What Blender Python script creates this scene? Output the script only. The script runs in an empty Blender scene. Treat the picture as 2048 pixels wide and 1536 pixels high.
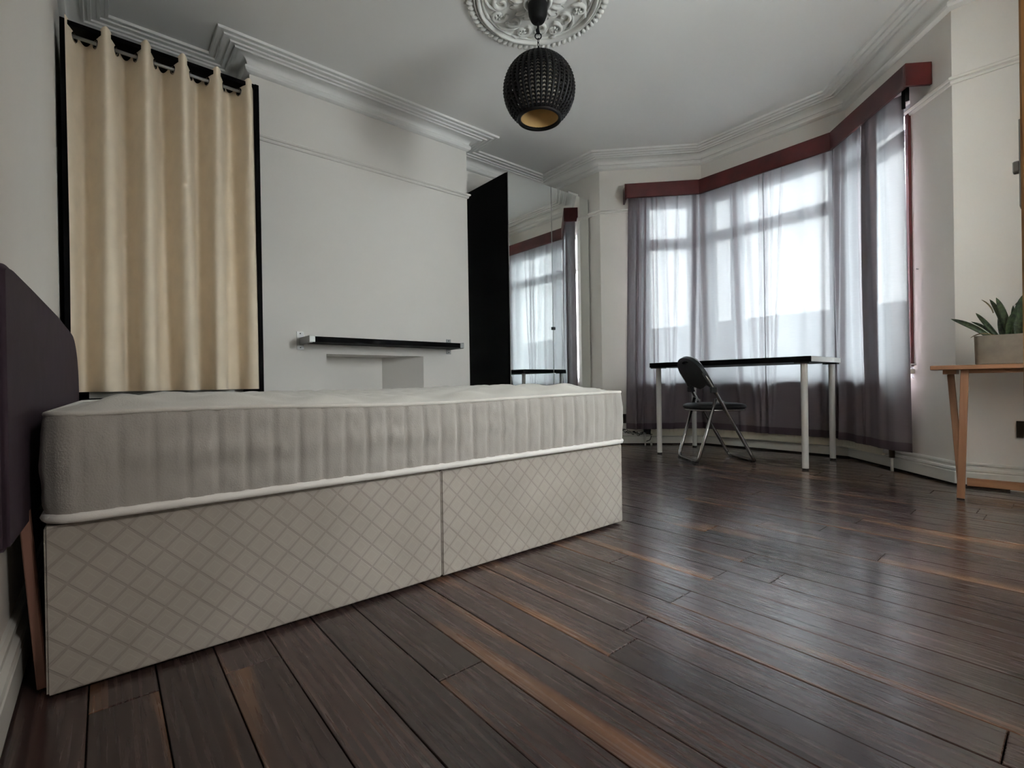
import bpy, bmesh, math, random
from mathutils import Vector, Matrix
random.seed(7)
PI = math.pi
COL = bpy.context.scene.collection
SC = bpy.context.scene

# ------------------------------------------------------------------ camera, sky, sun, exposure
H = 0.60                                  # eye height: the phone was held low beside the bed
CAM_X, CAM_Y = 0.0, 0.0
cam = bpy.data.cameras.new('camera')
cam.sensor_width = 36.0
cam.lens = 968.87 / 2048 * 36.0
cam.clip_start = 0.01
camo = bpy.data.objects.new('camera', cam); COL.objects.link(camo)
yaw, pitch, roll = math.radians(49.893), math.radians(-0.144), math.radians(-0.926)
F = Vector((math.cos(yaw)*math.cos(pitch), math.sin(yaw)*math.cos(pitch), math.sin(pitch)))
R0 = Vector((math.sin(yaw), -math.cos(yaw), 0)); U0 = R0.cross(F)
RR = R0*math.cos(roll) + U0*math.sin(roll); UU = -R0*math.sin(roll) + U0*math.cos(roll)
camo.matrix_world = Matrix(((RR.x, UU.x, -F.x, CAM_X), (RR.y, UU.y, -F.y, CAM_Y), (RR.z, UU.z, -F.z, H), (0, 0, 0, 1)))
SC.camera = camo
w = bpy.data.worlds.new('sky'); SC.world = w; w.use_nodes = True
bg = w.node_tree.nodes['Background']
bg.inputs[0].default_value = (0.93, 0.975, 1.0, 1); bg.inputs[1].default_value = 26.0
sun = bpy.data.lights.new('sun', 'SUN'); sun.energy = 2.0; sun.angle = math.radians(0.6); sun.color = (1, 0.95, 0.86)
suno = bpy.data.objects.new('sun', sun); COL.objects.link(suno)
sd = Vector((0.62, -0.35, 1.0))           # towards the sun
suno.rotation_euler = sd.to_track_quat('Z', 'Y').to_euler()
suno.location = (6, -6, 8)
SC.view_settings.view_transform = 'Standard'; SC.view_settings.look = 'None'
SC.view_settings.gamma = 1.0; SC.view_settings.use_curve_mapping = False
SC.view_settings.exposure = 1.28
hall = bpy.data.lights.new('hall_fill', 'AREA'); hall.energy = 15.0; hall.size = 0.5; hall.color = (1, 0.98, 0.95)  # added fill lamp in the unseen hall, lifts the bed side
hallo = bpy.data.objects.new('hall_fill', hall); COL.objects.link(hallo)
hallo.location = (1.0, -1.45, 2.30)
def portal(x, y, z, nx, ny, sx, sz):
    l = bpy.data.lights.new('window_portal', 'AREA'); l.shape = 'RECTANGLE'; l.size = sx; l.size_y = sz
    l.cycles.is_portal = True
    o = bpy.data.objects.new('window_portal', l); COL.objects.link(o); o.location = (x, y, z)
    zax = -Vector((nx, ny, 0)).normalized(); yax = Vector((0, 0, 1)); xax = yax.cross(zax)
    o.matrix_world = Matrix(((xax.x, yax.x, zax.x, x), (xax.y, yax.y, zax.y, y), (xax.z, yax.z, zax.z, z), (0, 0, 0, 1)))

# ------------------------------------------------------------------ materials
def lin(c): return tuple((v/12.92 if v <= .04045 else ((v+.055)/1.055)**2.4) for v in [q/255 for q in c])
def new_mat(name):
    m = bpy.data.materials.new(name); m.use_nodes = True
    nt = m.node_tree; b = nt.nodes['Principled BSDF']
    return m, nt, b
def N(nt, t, **kw):
    n = nt.nodes.new(t)
    for k, v in kw.items():
        if k.startswith('i_'):
            key = k[2:]; n.inputs[int(key) if key.isdigit() else key].default_value = v
        else: setattr(n, k, v)
    return n
def L(nt, a, b): nt.links.new(a, b)
def ramp(nt, src, stops):
    r = N(nt, 'ShaderNodeValToRGB'); els = r.color_ramp.elements
    while len(els) < len(stops): els.new(0.5)
    for e, (p, c) in zip(els, stops): e.position = p; e.color = (*c, 1) if len(c) == 3 else c
    L(nt, src, r.inputs[0]); return r
def simple(name, rgb, rough=.5, metal=0.0, spec=.5, var=.06, scale=8, bump=0.0, bscale=200, coat=0.0):
    m, nt, b = new_mat(name)
    tc = N(nt, 'ShaderNodeTexCoord'); no = N(nt, 'ShaderNodeTexNoise', i_Scale=scale, i_Detail=4)
    L(nt, tc.outputs['Object'], no.inputs['Vector'])
    c = lin(rgb)
    r = ramp(nt, no.outputs[0], [(.3, tuple(v*(1-var) for v in c)), (.7, tuple(min(1, v*(1+var)) for v in c))])
    L(nt, r.outputs[0], b.inputs['Base Color'])
    b.inputs['Roughness'].default_value = rough; b.inputs['Metallic'].default_value = metal
    b.inputs['Specular IOR Level'].default_value = spec
    b.inputs['Coat Weight'].default_value = coat
    if bump:
        n2 = N(nt, 'ShaderNodeTexNoise', i_Scale=bscale, i_Detail=3); L(nt, tc.outputs['Object'], n2.inputs['Vector'])
        bp = N(nt, 'ShaderNodeBump', i_Strength=bump, i_Distance=.002); L(nt, n2.outputs[0], bp.inputs['Height'])
        L(nt, bp.outputs[0], b.inputs['Normal'])
    return m
M = {}
M['wall'] = simple('wall_paint', (230, 226, 220), .75, spec=.25, var=.015, scale=2, bump=.12, bscale=90)
M['bay_wall'] = M['wall']
M['ceiling'] = simple('ceiling_paint', (238, 237, 234), .8, spec=.2, var=.01, scale=2, bump=.08, bscale=60)
M['gloss_white'] = simple('gloss_trim_paint', (214, 212, 206), .35, spec=.5, var=.02)
M['plaster'] = simple('white_plaster', (226, 225, 220), .7, spec=.25, var=.03, scale=30)
M['upvc'] = simple('white_window_plastic', (225, 228, 230), .3, var=.01)
M['black_wood'] = simple('black_brown_foil', (7, 6, 7), .55, spec=.06, var=.2, scale=40)
M['mahogany'] = simple('mahogany_stain', (74, 22, 22), .38, spec=.4, var=.35, scale=6, coat=.2)
M['steel'] = simple('brushed_steel', (168, 168, 166), .5, metal=.6, var=.05)
M['chrome'] = simple('chrome_tube', (158, 156, 154), .26, metal=1.0, var=.03)
M['black_plastic'] = simple('black_plastic', (18, 18, 19), .42, spec=.4, var=.1, bump=.1, bscale=300)
M['black_vinyl'] = simple('black_vinyl', (14, 14, 15), .42, spec=.35, var=.1, bump=.15, bscale=260)
M['desk_white'] = simple('white_leg_paint', (206, 204, 200), .4, var=.02)
M['rope'] = simple('black_paper_cord', (6, 5, 5), .5, spec=.3, var=.3, scale=60)
M['paper'] = simple('pale_paper', (220, 210, 196), .7)
M['gold'] = simple('tan_lining', (206, 172, 116), .55, var=.12, scale=10)
M['cup'] = simple('black_rubber', (8, 7, 7), .6, spec=.3)
M['headboard'] = simple('dark_plum_suede', (62, 50, 60), .75, spec=.25, var=.12, scale=14, bump=.2, bscale=160)
M['strut'] = simple('pinkish_bare_wood', (150, 108, 92), .6, var=.12, scale=14)
M['concrete'] = simple('grey_concrete', (120, 111, 99), .85, spec=.2, var=.1, scale=22, bump=.3, bscale=120)
M['soil'] = simple('dark_soil', (40, 32, 26), .95, bump=.8, bscale=80)
M['radiator'] = simple('cream_radiator_enamel', (212, 205, 186), .4, var=.02)
M['dark_brass'] = simple('dark_brass', (60, 48, 34), .4, metal=.6)
M['cable'] = simple('cable_sheath', (22, 22, 24), .5)
M['dirt_gap_shade'] = simple('dusty_gap_shade', (38, 32, 29), .9, var=.2, scale=30)  # dusty dark under the planks, also painted shade of the skirting gap
M['socket'] = simple('black_socket_plate', (20, 15, 14), .35, spec=.5)
M['ground'] = simple('pale_paving', (150, 150, 150), .9, var=.1, scale=1)
M['hedge'] = simple('pale_garden_wall', (112, 112, 110), .9, var=.15, scale=3)
def wood(name, dark, light, rough, axis, sx=26.0, sy=1.4):
    m, nt, b = new_mat(name)
    tc = N(nt, 'ShaderNodeTexCoord'); mp = N(nt, 'ShaderNodeMapping')
    sc = [sx, sx, sx]; sc[axis] = sy; mp.inputs['Scale'].default_value = sc
    L(nt, tc.outputs['Object'], mp.inputs['Vector'])
    no = N(nt, 'ShaderNodeTexNoise', i_Scale=1.0, i_Detail=6, i_Distortion=.6); L(nt, mp.outputs[0], no.inputs['Vector'])
    r = ramp(nt, no.outputs[0], [(.3, lin(dark)), (.7, lin(light))]); L(nt, r.outputs[0], b.inputs['Base Color'])
    b.inputs['Roughness'].default_value = rough
    bp = N(nt, 'ShaderNodeBump', i_Strength=.15, i_Distance=.002); L(nt, no.outputs[0], bp.inputs['Height']); L(nt, bp.outputs[0], b.inputs['Normal'])
    return m
M['pine_y'] = wood('oiled_acacia_long', (128, 88, 60), (156, 114, 82), .5, 1)
M['pine_z'] = wood('oiled_acacia_upright', (124, 86, 60), (150, 108, 80), .5, 2)
M['door'] = wood('varnished_pine', (150, 104, 56), (184, 136, 82), .4, 2, 18, 1.0)
# dark walnut planks: colour, sapwood streaks and cathedral grain differ per plank
def plank_mat():
    m, nt, b = new_mat('dark_walnut_plank')
    tc = N(nt, 'ShaderNodeTexCoord'); oi = N(nt, 'ShaderNodeObjectInfo')
    sep = N(nt, 'ShaderNodeSeparateXYZ'); L(nt, tc.outputs['Object'], sep.inputs[0])
    off = N(nt, 'ShaderNodeMath', operation='MULTIPLY', i_1=91.0); L(nt, oi.outputs['Random'], off.inputs[0])
    cmb = N(nt, 'ShaderNodeCombineXYZ'); L(nt, sep.outputs[0], cmb.inputs[0]); L(nt, sep.outputs[1], cmb.inputs[1]); L(nt, off.outputs[0], cmb.inputs[2])
    def stretched(sx, sy, det, dist):
        mp = N(nt, 'ShaderNodeMapping'); mp.inputs['Scale'].default_value = (sx, sy, 1); L(nt, cmb.outputs[0], mp.inputs['Vector'])
        n = N(nt, 'ShaderNodeTexNoise', i_Scale=1.0, i_Detail=det, i_Distortion=dist); L(nt, mp.outputs[0], n.inputs['Vector']); return n
    broad = stretched(14, 1.6, 3, .8); fine = stretched(120, 4, 5, .6); streak = stretched(8, .9, 1, .6)
    mp = N(nt, 'ShaderNodeMapping'); mp.inputs['Scale'].default_value = (16, 1.5, 1); L(nt, cmb.outputs[0], mp.inputs['Vector'])
    wv = N(nt, 'ShaderNodeTexWave', i_Scale=1.0, i_Distortion=7.0, i_Detail=2, bands_direction='X'); wv.inputs['Detail Scale'].default_value = .7; L(nt, mp.outputs[0], wv.inputs['Vector'])
    mix1 = N(nt, 'ShaderNodeMath', operation='MULTIPLY_ADD', i_1=.3, i_2=0); L(nt, wv.outputs['Fac'], mix1.inputs[0])
    ad = N(nt, 'ShaderNodeMath', operation='MULTIPLY_ADD', i_1=.75); L(nt, broad.outputs[0], ad.inputs[0]); L(nt, mix1.outputs[0], ad.inputs[2])
    base = ramp(nt, ad.outputs[0], [(.28, lin((47, 35, 34))), (.55, lin((62, 47, 45))), (.8, lin((78, 60, 54)))])
    # per-plank value
    hsv = N(nt, 'ShaderNodeHueSaturation'); L(nt, base.outputs[0], hsv.inputs['Color'])
    mr = N(nt, 'ShaderNodeMapRange', i_3=.75, i_4=1.25); L(nt, oi.outputs['Random'], mr.inputs[0]); L(nt, mr.outputs[0], hsv.inputs['Value'])
    # sapwood where the broad noise is high and only on some planks
    sm = N(nt, 'ShaderNodeMapRange', i_1=.58, i_2=.70); L(nt, streak.outputs[0], sm.inputs[0])
    mx = N(nt, 'ShaderNodeMix', data_type='RGBA'); L(nt, sm.outputs[0], mx.inputs['Factor']); L(nt, hsv.outputs[0], mx.inputs['A']); mx.inputs['B'].default_value = (*lin((124, 88, 62)), 1)
    fm = N(nt, 'ShaderNodeMapRange', i_1=.3, i_2=.7, i_3=.92, i_4=1.06); L(nt, fine.outputs[0], fm.inputs[0])
    ml = N(nt, 'ShaderNodeVectorMath', operation='SCALE'); L(nt, mx.outputs['Result'], ml.inputs[0]); L(nt, fm.outputs[0], ml.inputs['Scale'])
    L(nt, ml.outputs[0], b.inputs['Base Color'])
    rr = N(nt, 'ShaderNodeMapRange', i_1=.3, i_2=.7, i_3=.20, i_4=.32); L(nt, fine.outputs[0], rr.inputs[0]); L(nt, rr.outputs[0], b.inputs['Roughness'])
    b.inputs['Specular IOR Level'].default_value = .75
    b.inputs['Coat Weight'].default_value = .5; b.inputs['Coat Roughness'].default_value = .16
    hb = N(nt, 'ShaderNodeMath', operation='ADD'); L(nt, fine.outputs[0], hb.inputs[0]); L(nt, broad.outputs[0], hb.inputs[1])
    bp = N(nt, 'ShaderNodeBump', i_Strength=.07, i_Distance=.001); L(nt, hb.outputs[0], bp.inputs['Height']); L(nt, bp.outputs[0], b.inputs['Normal'])
    return m
M['plank'] = plank_mat()
def fabric(name, rgb, weave=900, rough=.9, bump=.25, var=.04):
    m = simple(name, rgb, rough, spec=.15, var=var, scale=12, bump=bump, bscale=weave)
    m.node_tree.nodes['Principled BSDF'].inputs['Sheen Weight'].default_value = .15
    return m
M['cream'] = fabric('cream_blackout_cloth', (236, 220, 196))
M['lining'] = fabric('white_lining', (206, 204, 198))
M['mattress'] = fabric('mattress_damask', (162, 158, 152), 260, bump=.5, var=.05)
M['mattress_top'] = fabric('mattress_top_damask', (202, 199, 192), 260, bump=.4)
M['piping'] = fabric('white_piping_tape', (222, 219, 214), 500)
def divan_mat():
    m, nt, b = new_mat('divan_lattice_damask')
    tc = N(nt, 'ShaderNodeTexCoord'); sep = N(nt, 'ShaderNodeSeparateXYZ'); L(nt, tc.outputs['Object'], sep.inputs[0])
    hx = N(nt, 'ShaderNodeMath', operation='ADD'); L(nt, sep.outputs[0], hx.inputs[0]); L(nt, sep.outputs[1], hx.inputs[1])
    def lines(sign, f, wd):
        a = N(nt, 'ShaderNodeMath', operation='MULTIPLY_ADD', i_1=sign); L(nt, sep.outputs[2], a.inputs[0]); L(nt, hx.outputs[0], a.inputs[2])
        s = N(nt, 'ShaderNodeMath', operation='MULTIPLY', i_1=f); L(nt, a.outputs[0], s.inputs[0])
        fr = N(nt, 'ShaderNodeMath', operation='PINGPONG', i_1=1.0); L(nt, s.outputs[0], fr.inputs[0])
        mr = N(nt, 'ShaderNodeMapRange', i_1=wd, i_2=wd*1.8, i_3=1, i_4=0); L(nt, fr.outputs[0], mr.inputs[0])
        return mr, fr
    (l1, p1), (l2, p2) = lines(1.0, 32.0, .08), lines(-1.0, 32.0, .08)
    mxl = N(nt, 'ShaderNodeMath', operation='MAXIMUM'); L(nt, l1.outputs[0], mxl.inputs[0]); L(nt, l2.outputs[0], mxl.inputs[1])
    mn = N(nt, 'ShaderNodeMath', operation='MINIMUM'); L(nt, p1.outputs[0], mn.inputs[0]); L(nt, p2.outputs[0], mn.inputs[1])
    ring = ramp(nt, mn.outputs[0], [(.42, (0, 0, 0)), (.50, (1, 1, 1)), (.58, (0, 0, 0))])
    no = N(nt, 'ShaderNodeTexNoise', i_Scale=700, i_Detail=3); L(nt, tc.outputs['Object'], no.inputs['Vector'])
    n2 = N(nt, 'ShaderNodeTexNoise', i_Scale=5, i_Detail=3); L(nt, tc.outputs['Object'], n2.inputs['Vector'])
    c0 = ramp(nt, n2.outputs[0], [(.3, lin((156, 149, 141))), (.7, lin((168, 161, 153)))])
    mx = N(nt, 'ShaderNodeMix', data_type='RGBA'); mx.inputs['B'].default_value = (*lin((112, 106, 101)), 1)
    fa = N(nt, 'ShaderNodeMath', operation='MULTIPLY', i_1=.30); L(nt, mxl.outputs[0], fa.inputs[0]); L(nt, fa.outputs[0], mx.inputs['Factor']); L(nt, c0.outputs[0], mx.inputs['A'])
    m2 = N(nt, 'ShaderNodeMix', data_type='RGBA'); m2.inputs['B'].default_value = (*lin((206, 200, 192)), 1)
    fb = N(nt, 'ShaderNodeMath', operation='MULTIPLY', i_1=.10); L(nt, ring.outputs[0], fb.inputs[0]); L(nt, fb.outputs[0], m2.inputs['Factor']); L(nt, mx.outputs['Result'], m2.inputs['A'])
    L(nt, m2.outputs['Result'], b.inputs['Base Color'])
    b.inputs['Roughness'].default_value = .85; b.inputs['Specular IOR Level'].default_value = .2
    hh = N(nt, 'ShaderNodeMath', operation='MULTIPLY_ADD', i_1=.3); L(nt, no.outputs[0], hh.inputs[0])
    inv = N(nt, 'ShaderNodeMath', operation='SUBTRACT', i_0=1.0); L(nt, mxl.outputs[0], inv.inputs[1]); L(nt, inv.outputs[0], hh.inputs[2])
    bp = N(nt, 'ShaderNodeBump', i_Strength=.35, i_Distance=.002); L(nt, hh.outputs[0], bp.inputs['Height']); L(nt, bp.outputs[0], b.inputs['Normal'])
    return m
M['divan'] = divan_mat()
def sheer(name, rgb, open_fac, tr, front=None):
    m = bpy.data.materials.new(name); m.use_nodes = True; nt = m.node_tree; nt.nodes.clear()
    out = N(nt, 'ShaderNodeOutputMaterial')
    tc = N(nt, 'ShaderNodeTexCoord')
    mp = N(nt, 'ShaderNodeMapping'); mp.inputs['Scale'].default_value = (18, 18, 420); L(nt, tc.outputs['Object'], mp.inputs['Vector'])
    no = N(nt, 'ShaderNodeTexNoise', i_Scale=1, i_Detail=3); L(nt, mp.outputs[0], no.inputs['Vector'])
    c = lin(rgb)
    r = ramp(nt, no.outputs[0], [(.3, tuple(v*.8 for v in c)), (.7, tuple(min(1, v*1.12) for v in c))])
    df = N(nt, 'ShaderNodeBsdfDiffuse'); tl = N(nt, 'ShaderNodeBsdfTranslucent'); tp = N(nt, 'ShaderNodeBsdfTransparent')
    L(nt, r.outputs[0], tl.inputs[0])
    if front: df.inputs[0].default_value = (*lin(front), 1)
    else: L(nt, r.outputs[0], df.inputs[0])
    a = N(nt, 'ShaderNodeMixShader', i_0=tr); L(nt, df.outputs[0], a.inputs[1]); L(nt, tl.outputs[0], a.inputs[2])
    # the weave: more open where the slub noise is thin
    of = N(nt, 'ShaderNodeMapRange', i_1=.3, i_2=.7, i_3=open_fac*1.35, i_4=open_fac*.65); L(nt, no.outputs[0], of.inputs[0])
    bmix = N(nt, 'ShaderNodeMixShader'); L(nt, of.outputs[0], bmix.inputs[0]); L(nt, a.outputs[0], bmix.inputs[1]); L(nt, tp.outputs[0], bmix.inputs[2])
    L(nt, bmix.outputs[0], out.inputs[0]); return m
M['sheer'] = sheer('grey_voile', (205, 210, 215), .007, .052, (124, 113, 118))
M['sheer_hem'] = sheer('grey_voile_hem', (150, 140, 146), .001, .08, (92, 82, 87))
M['fill_blind'] = sheer('white_fill_blind', (240, 238, 236), .62, .6)  # diffusing sheet of the added fill window
def glass_mat():
    m = bpy.data.materials.new('window_glass'); m.use_nodes = True; nt = m.node_tree; nt.nodes.clear()
    out = N(nt, 'ShaderNodeOutputMaterial'); tp = N(nt, 'ShaderNodeBsdfTransparent', i_0=(.96, .98, .98, 1)); gl = N(nt, 'ShaderNodeBsdfGlossy', i_1=.02)
    lw = N(nt, 'ShaderNodeLayerWeight', i_Blend=.5); pw_ = N(nt, 'ShaderNodeMath', operation='POWER', i_1=5.0); L(nt, lw.outputs['Facing'], pw_.inputs[0])
    fr = N(nt, 'ShaderNodeMath', operation='MULTIPLY_ADD', i_1=.6, i_2=.03); L(nt, pw_.outputs[0], fr.inputs[0]); mx = N(nt, 'ShaderNodeMixShader')
    L(nt, fr.outputs[0], mx.inputs[0]); L(nt, tp.outputs[0], mx.inputs[1]); L(nt, gl.outputs[0], mx.inputs[2]); L(nt, mx.outputs[0], out.inputs[0]); return m
M['glass'] = glass_mat()
def mirror_mat():
    m, nt, b = new_mat('mirror_silvering')
    tc = N(nt, 'ShaderNodeTexCoord'); no = N(nt, 'ShaderNodeTexNoise', i_Scale=1.5); L(nt, tc.outputs['Object'], no.inputs['Vector'])
    r = ramp(nt, no.outputs[0], [(0, (.80, .83, .81)), (1, (.84, .86, .84))]); L(nt, r.outputs[0], b.inputs['Base Color'])
    b.inputs['Metallic'].default_value = 1; b.inputs['Roughness'].default_value = .0; return m
M['mirror'] = mirror_mat()
def leaf_mat():
    m, nt, b = new_mat('snake_plant_leaf')
    tc = N(nt, 'ShaderNodeTexCoord'); no = N(nt, 'ShaderNodeTexNoise', i_Scale=45, i_Detail=4, i_Distortion=1.5); L(nt, tc.outputs['Object'], no.inputs['Vector'])
    r = ramp(nt, no.outputs[0], [(.35, lin((24, 34, 22))), (.65, lin((62, 78, 50)))]); L(nt, r.outputs[0], b.inputs['Base Color'])
    b.inputs['Roughness'].default_value = .45; return m
M['leaf'] = leaf_mat()
M['dry_leaf'] = simple('dry_leaf', (96, 84, 52), .7)

# ------------------------------------------------------------------ mesh helpers
def absloc(o):
    v = Vector((0, 0, 0))
    while o is not None: v += o.location; o = o.parent
    return v
class MB:
    def __init__(s): s.bm = bmesh.new()
    def box(s, a, b):
        x0, y0, z0 = a; x1, y1, z1 = b
        vs = [s.bm.verts.new(p) for p in ((x0,y0,z0),(x1,y0,z0),(x1,y1,z0),(x0,y1,z0),(x0,y0,z1),(x1,y0,z1),(x1,y1,z1),(x0,y1,z1))]
        for f in ((3,2,1,0),(4,5,6,7),(0,1,5,4),(1,2,6,5),(2,3,7,6),(3,0,4,7)): s.bm.faces.new([vs[i] for i in f])
        return s
    def wallbox(s, p, q, t, z0, z1):                 # upright slab from p to q (2D), t thick to the right of p->q
        d = Vector((q[0]-p[0], q[1]-p[1])).normalized(); n = Vector((d.y, -d.x))*t
        pts = [p, q, (q[0]+n.x, q[1]+n.y), (p[0]+n.x, p[1]+n.y)]
        return s.prism(pts, z0, z1)
    def prism(s, pts, z0, z1):
        a = [s.bm.verts.new((x, y, z0)) for x, y in pts]; b = [s.bm.verts.new((x, y, z1)) for x, y in pts]
        n = len(pts)
        s.bm.faces.new(a[::-1]); s.bm.faces.new(b)
        for i in range(n): s.bm.faces.new((a[i], a[(i+1) % n], b[(i+1) % n], b[i]))
        return s
    def bar(s, p, q, wx, wy, up=None):               # rectangular bar from p to q
        p, q = Vector(p), Vector(q); d = (q-p).normalized()
        up = Vector(up) if up else (Vector((0, 0, 1)) if abs(d.z) < .9 else Vector((1, 0, 0)))
        x = d.cross(up).normalized(); y = x.cross(d).normalized()
        c = [(-1,-1),(1,-1),(1,1),(-1,1)]
        a = [s.bm.verts.new(p + x*(i*wx/2) + y*(j*wy/2)) for i, j in c]; b = [s.bm.verts.new(q + x*(i*wx/2) + y*(j*wy/2)) for i, j in c]
        s.bm.faces.new(a[::-1]); s.bm.faces.new(b)
        for i in range(4): s.bm.faces.new((a[i], a[(i+1) % 4], b[(i+1) % 4], b[i]))
        return s
    def tube(s, pts, r, seg=8, closed=False, caps=True):
        pts = [Vector(p) for p in pts]; n = len(pts); rings = []
        rr = r if isinstance(r, (list, tuple)) else [r]*n
        ref = None
        for i in range(n):
            if closed: d = pts[(i+1) % n]-pts[i-1]
            else: d = pts[min(i+1, n-1)]-pts[max(i-1, 0)]
            d.normalize()
            if ref is None: ref = Vector((0, 0, 1)) if abs(d.z) < .9 else Vector((1, 0, 0))
            x = (ref - d*ref.dot(d))
            if x.length < 1e-4: x = d.orthogonal()
            x.normalize(); y = d.cross(x); ref = x
            rings.append([s.bm.verts.new(pts[i] + (x*math.cos(2*PI*k/seg) + y*math.sin(2*PI*k/seg))*rr[i]) for k in range(seg)])
        for i in range(n if closed else n-1):
            a, b = rings[i], rings[(i+1) % n]
            for k in range(seg): s.bm.faces.new((a[k], a[(k+1) % seg], b[(k+1) % seg], b[k]))
        if caps and not closed: s.bm.faces.new(rings[0][::-1]); s.bm.faces.new(rings[-1])
        return s
    def lathe(s, prof, c=(0, 0, 0), seg=32):
        rings = []
        for r, z in prof:
            if r < 1e-5: rings.append([s.bm.verts.new((c[0], c[1], c[2]+z))])
            else: rings.append([s.bm.verts.new((c[0]+r*math.cos(2*PI*k/seg), c[1]+r*math.sin(2*PI*k/seg), c[2]+z)) for k in range(seg)])
        for a, b in zip(rings, rings[1:]):
            for k in range(seg):
                k2 = (k+1) % seg
                if len(a) == 1 and len(b) == 1: continue
                if len(a) == 1: s.bm.faces.new((a[0], b[k], b[k2]))
                elif len(b) == 1: s.bm.faces.new((a[k], a[k2], b[0]))
                else: s.bm.faces.new((a[k], a[k2], b[k2], b[k]))
        return s
    def grid(s, fn, nu, nv, wrap=False):
        g = [[s.bm.verts.new(fn(i/nu, j/nv)) for j in range(nv+1)] for i in range(nu if wrap else nu+1)]
        m = len(g)
        for i in range(nu):
            for j in range(nv): s.bm.faces.new((g[i][j], g[(i+1) % m][j], g[(i+1) % m][j+1], g[i][j+1]))
        return g
    def build(s, name, mat, parent=None, smooth=False, bevel=0, local=False, flip=True):
        bm = s.bm
        if flip: bmesh.ops.recalc_face_normals(bm, faces=bm.faces)
        if bevel: bmesh.ops.bevel(bm, geom=bm.edges[:], offset=bevel, segments=2 if bevel > .004 else 1, affect='EDGES', clamp_overlap=True)
        if parent is not None and not local:
            off = absloc(parent); bmesh.ops.translate(bm, verts=bm.verts, vec=-off)
        me = bpy.data.meshes.new(name); bm.to_mesh(me); bm.free()
        me.materials.append(M[mat] if isinstance(mat, str) else mat)
        if smooth:
            for p in me.polygons: p.use_smooth = True
        o = bpy.data.objects.new(name, me); COL.objects.link(o)
        if parent is not None: o.parent = parent
        return o
def autosmooth(o, ang=40):
    for p in o.data.polygons: p.use_smooth = True
    o.data.set_sharp_from_angle(angle=math.radians(ang)); return o
def thing(name, label, cat, loc, rz=0, group=None):
    o = bpy.data.objects.new(name, None); COL.objects.link(o); o.location = loc; o.rotation_euler = (0, 0, rz); o.empty_display_size = .1
    o['label'] = label; o['category'] = cat
    if group: o['group'] = group
    return o
def tag(o, label, cat, group=None):
    o['label'] = label; o['category'] = cat
    if group: o['group'] = group
    return o
def struct(o): o['kind'] = 'structure'; return o
def inst(o, parent, name=None, loc=None, rz=None):
    c = o.copy(); COL.objects.link(c); c.parent = parent
    if loc is not None: c.location = loc
    if rz is not None: c.rotation_euler = (0, 0, rz)
    return c
def smoothstep(a, b, x):
    t = max(0, min(1, (x-a)/(b-a))); return t*t*(3-2*t)
def arc(p0, p1, p2, n=6):                            # quadratic corner
    p0, p1, p2 = Vector(p0), Vector(p1), Vector(p2)
    return [p0*(1-t)**2 + p1*2*t*(1-t) + p2*t*t for t in [i/n for i in range(n+1)]]
def path_round(pts, r, n=5):
    pts = [Vector(p) for p in pts]; out = [pts[0]]
    for a, b, c in zip(pts, pts[1:], pts[2:]):
        d1 = (a-b); d2 = (c-b); k = min(r, d1.length*.49, d2.length*.49)
        out += arc(b+d1.normalized()*k, b, b+d2.normalized()*k, n)
    out.append(pts[-1]); return out

# ------------------------------------------------------------------ room plan (metres); the interior lies left of each step
CEIL = 2.70
XL, YR, YB, YCH = -0.155, -0.70, 3.72, 3.415
A, B, C_, D = (3.62, 2.965), (4.262, 2.292), (4.245, 1.142), (3.56, 0.462)   # bay corners
STUB = (3.66, YR)
CHL, CHR = 0.735, 2.405                              # chimney breast sides
STUB2 = (3.644, -.33)
POLY = [(XL, YR), (2.80, YR), (2.80, -.33), STUB2, D, C_, B, A, (3.62, YB), (CHR, YB), (CHR, YCH), (CHL, YCH), (CHL, YB), (XL, YB)]
def lerp2(p, q, s):
    Ln = math.hypot(q[0]-p[0], q[1]-p[1]); return (p[0]+(q[0]-p[0])*s/Ln, p[1]+(q[1]-p[1])*s/Ln)
def offset_path(pts, d, closed=False):               # towards the interior (left side), mitred
    n = len(pts); out = []
    for i in range(n):
        p = Vector(pts[i])
        segs = []
        if closed or i > 0: segs.append((Vector(pts[i-1]), p))
        if closed or i < n-1: segs.append((p, Vector(pts[(i+1) % n])))
        ns = []
        for a, b in segs: t = (b-a).normalized(); ns.append(Vector((-t.y, t.x)))
        if len(ns) == 1: v = ns[0]*d
        else: v = (ns[0]+ns[1])*(d/(1+ns[0].dot(ns[1])))
        out.append((p.x+v.x, p.y+v.y))
    return out
def sweep(mb, pts, prof, closed=False):              # prof: (projection, z)
    rows = []
    for pr, z in prof: rows.append([mb.bm.verts.new((x, y, z)) for x, y in offset_path(pts, pr, closed)])
    n = len(pts)
    for a, b in zip(rows, rows[1:]):
        for i in range(n if closed else n-1):
            j = (i+1) % n; mb.bm.faces.new((a[i], a[j], b[j], b[i]))
    if not closed:
        for k in (0, n-1):
            f = [r[k] for r in rows]
            try: mb.bm.faces.new(f if k == 0 else f[::-1])
            except ValueError: pass
    return mb
T = 0.16
fl = struct(MB().box((XL-.2, YR-.2, -.12), (4.6, YB+.2, -.019)).build('floor', 'dirt_gap_shade'))
struct(MB().box((XL-.2, YR-.2, CEIL), (4.6, YB+.2, CEIL+.12)).build('ceiling', 'ceiling'))
def wall(name, p, q, z0=-.1, z1=CEIL, t=T): return struct(MB().wallbox(p, q, t, z0, z1).build(name, 'wall'))
wall('wall_left', (XL, YB+T), (XL, YR-T))
wall('wall_front_right', STUB, D)
wall('wall_front_left', A, (3.62, YB+.1))
wall('wall_back', (3.62+T, YB), (XL, YB))
ch = MB()                                            # chimney breast with a shallow blocked fireplace recess
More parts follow.
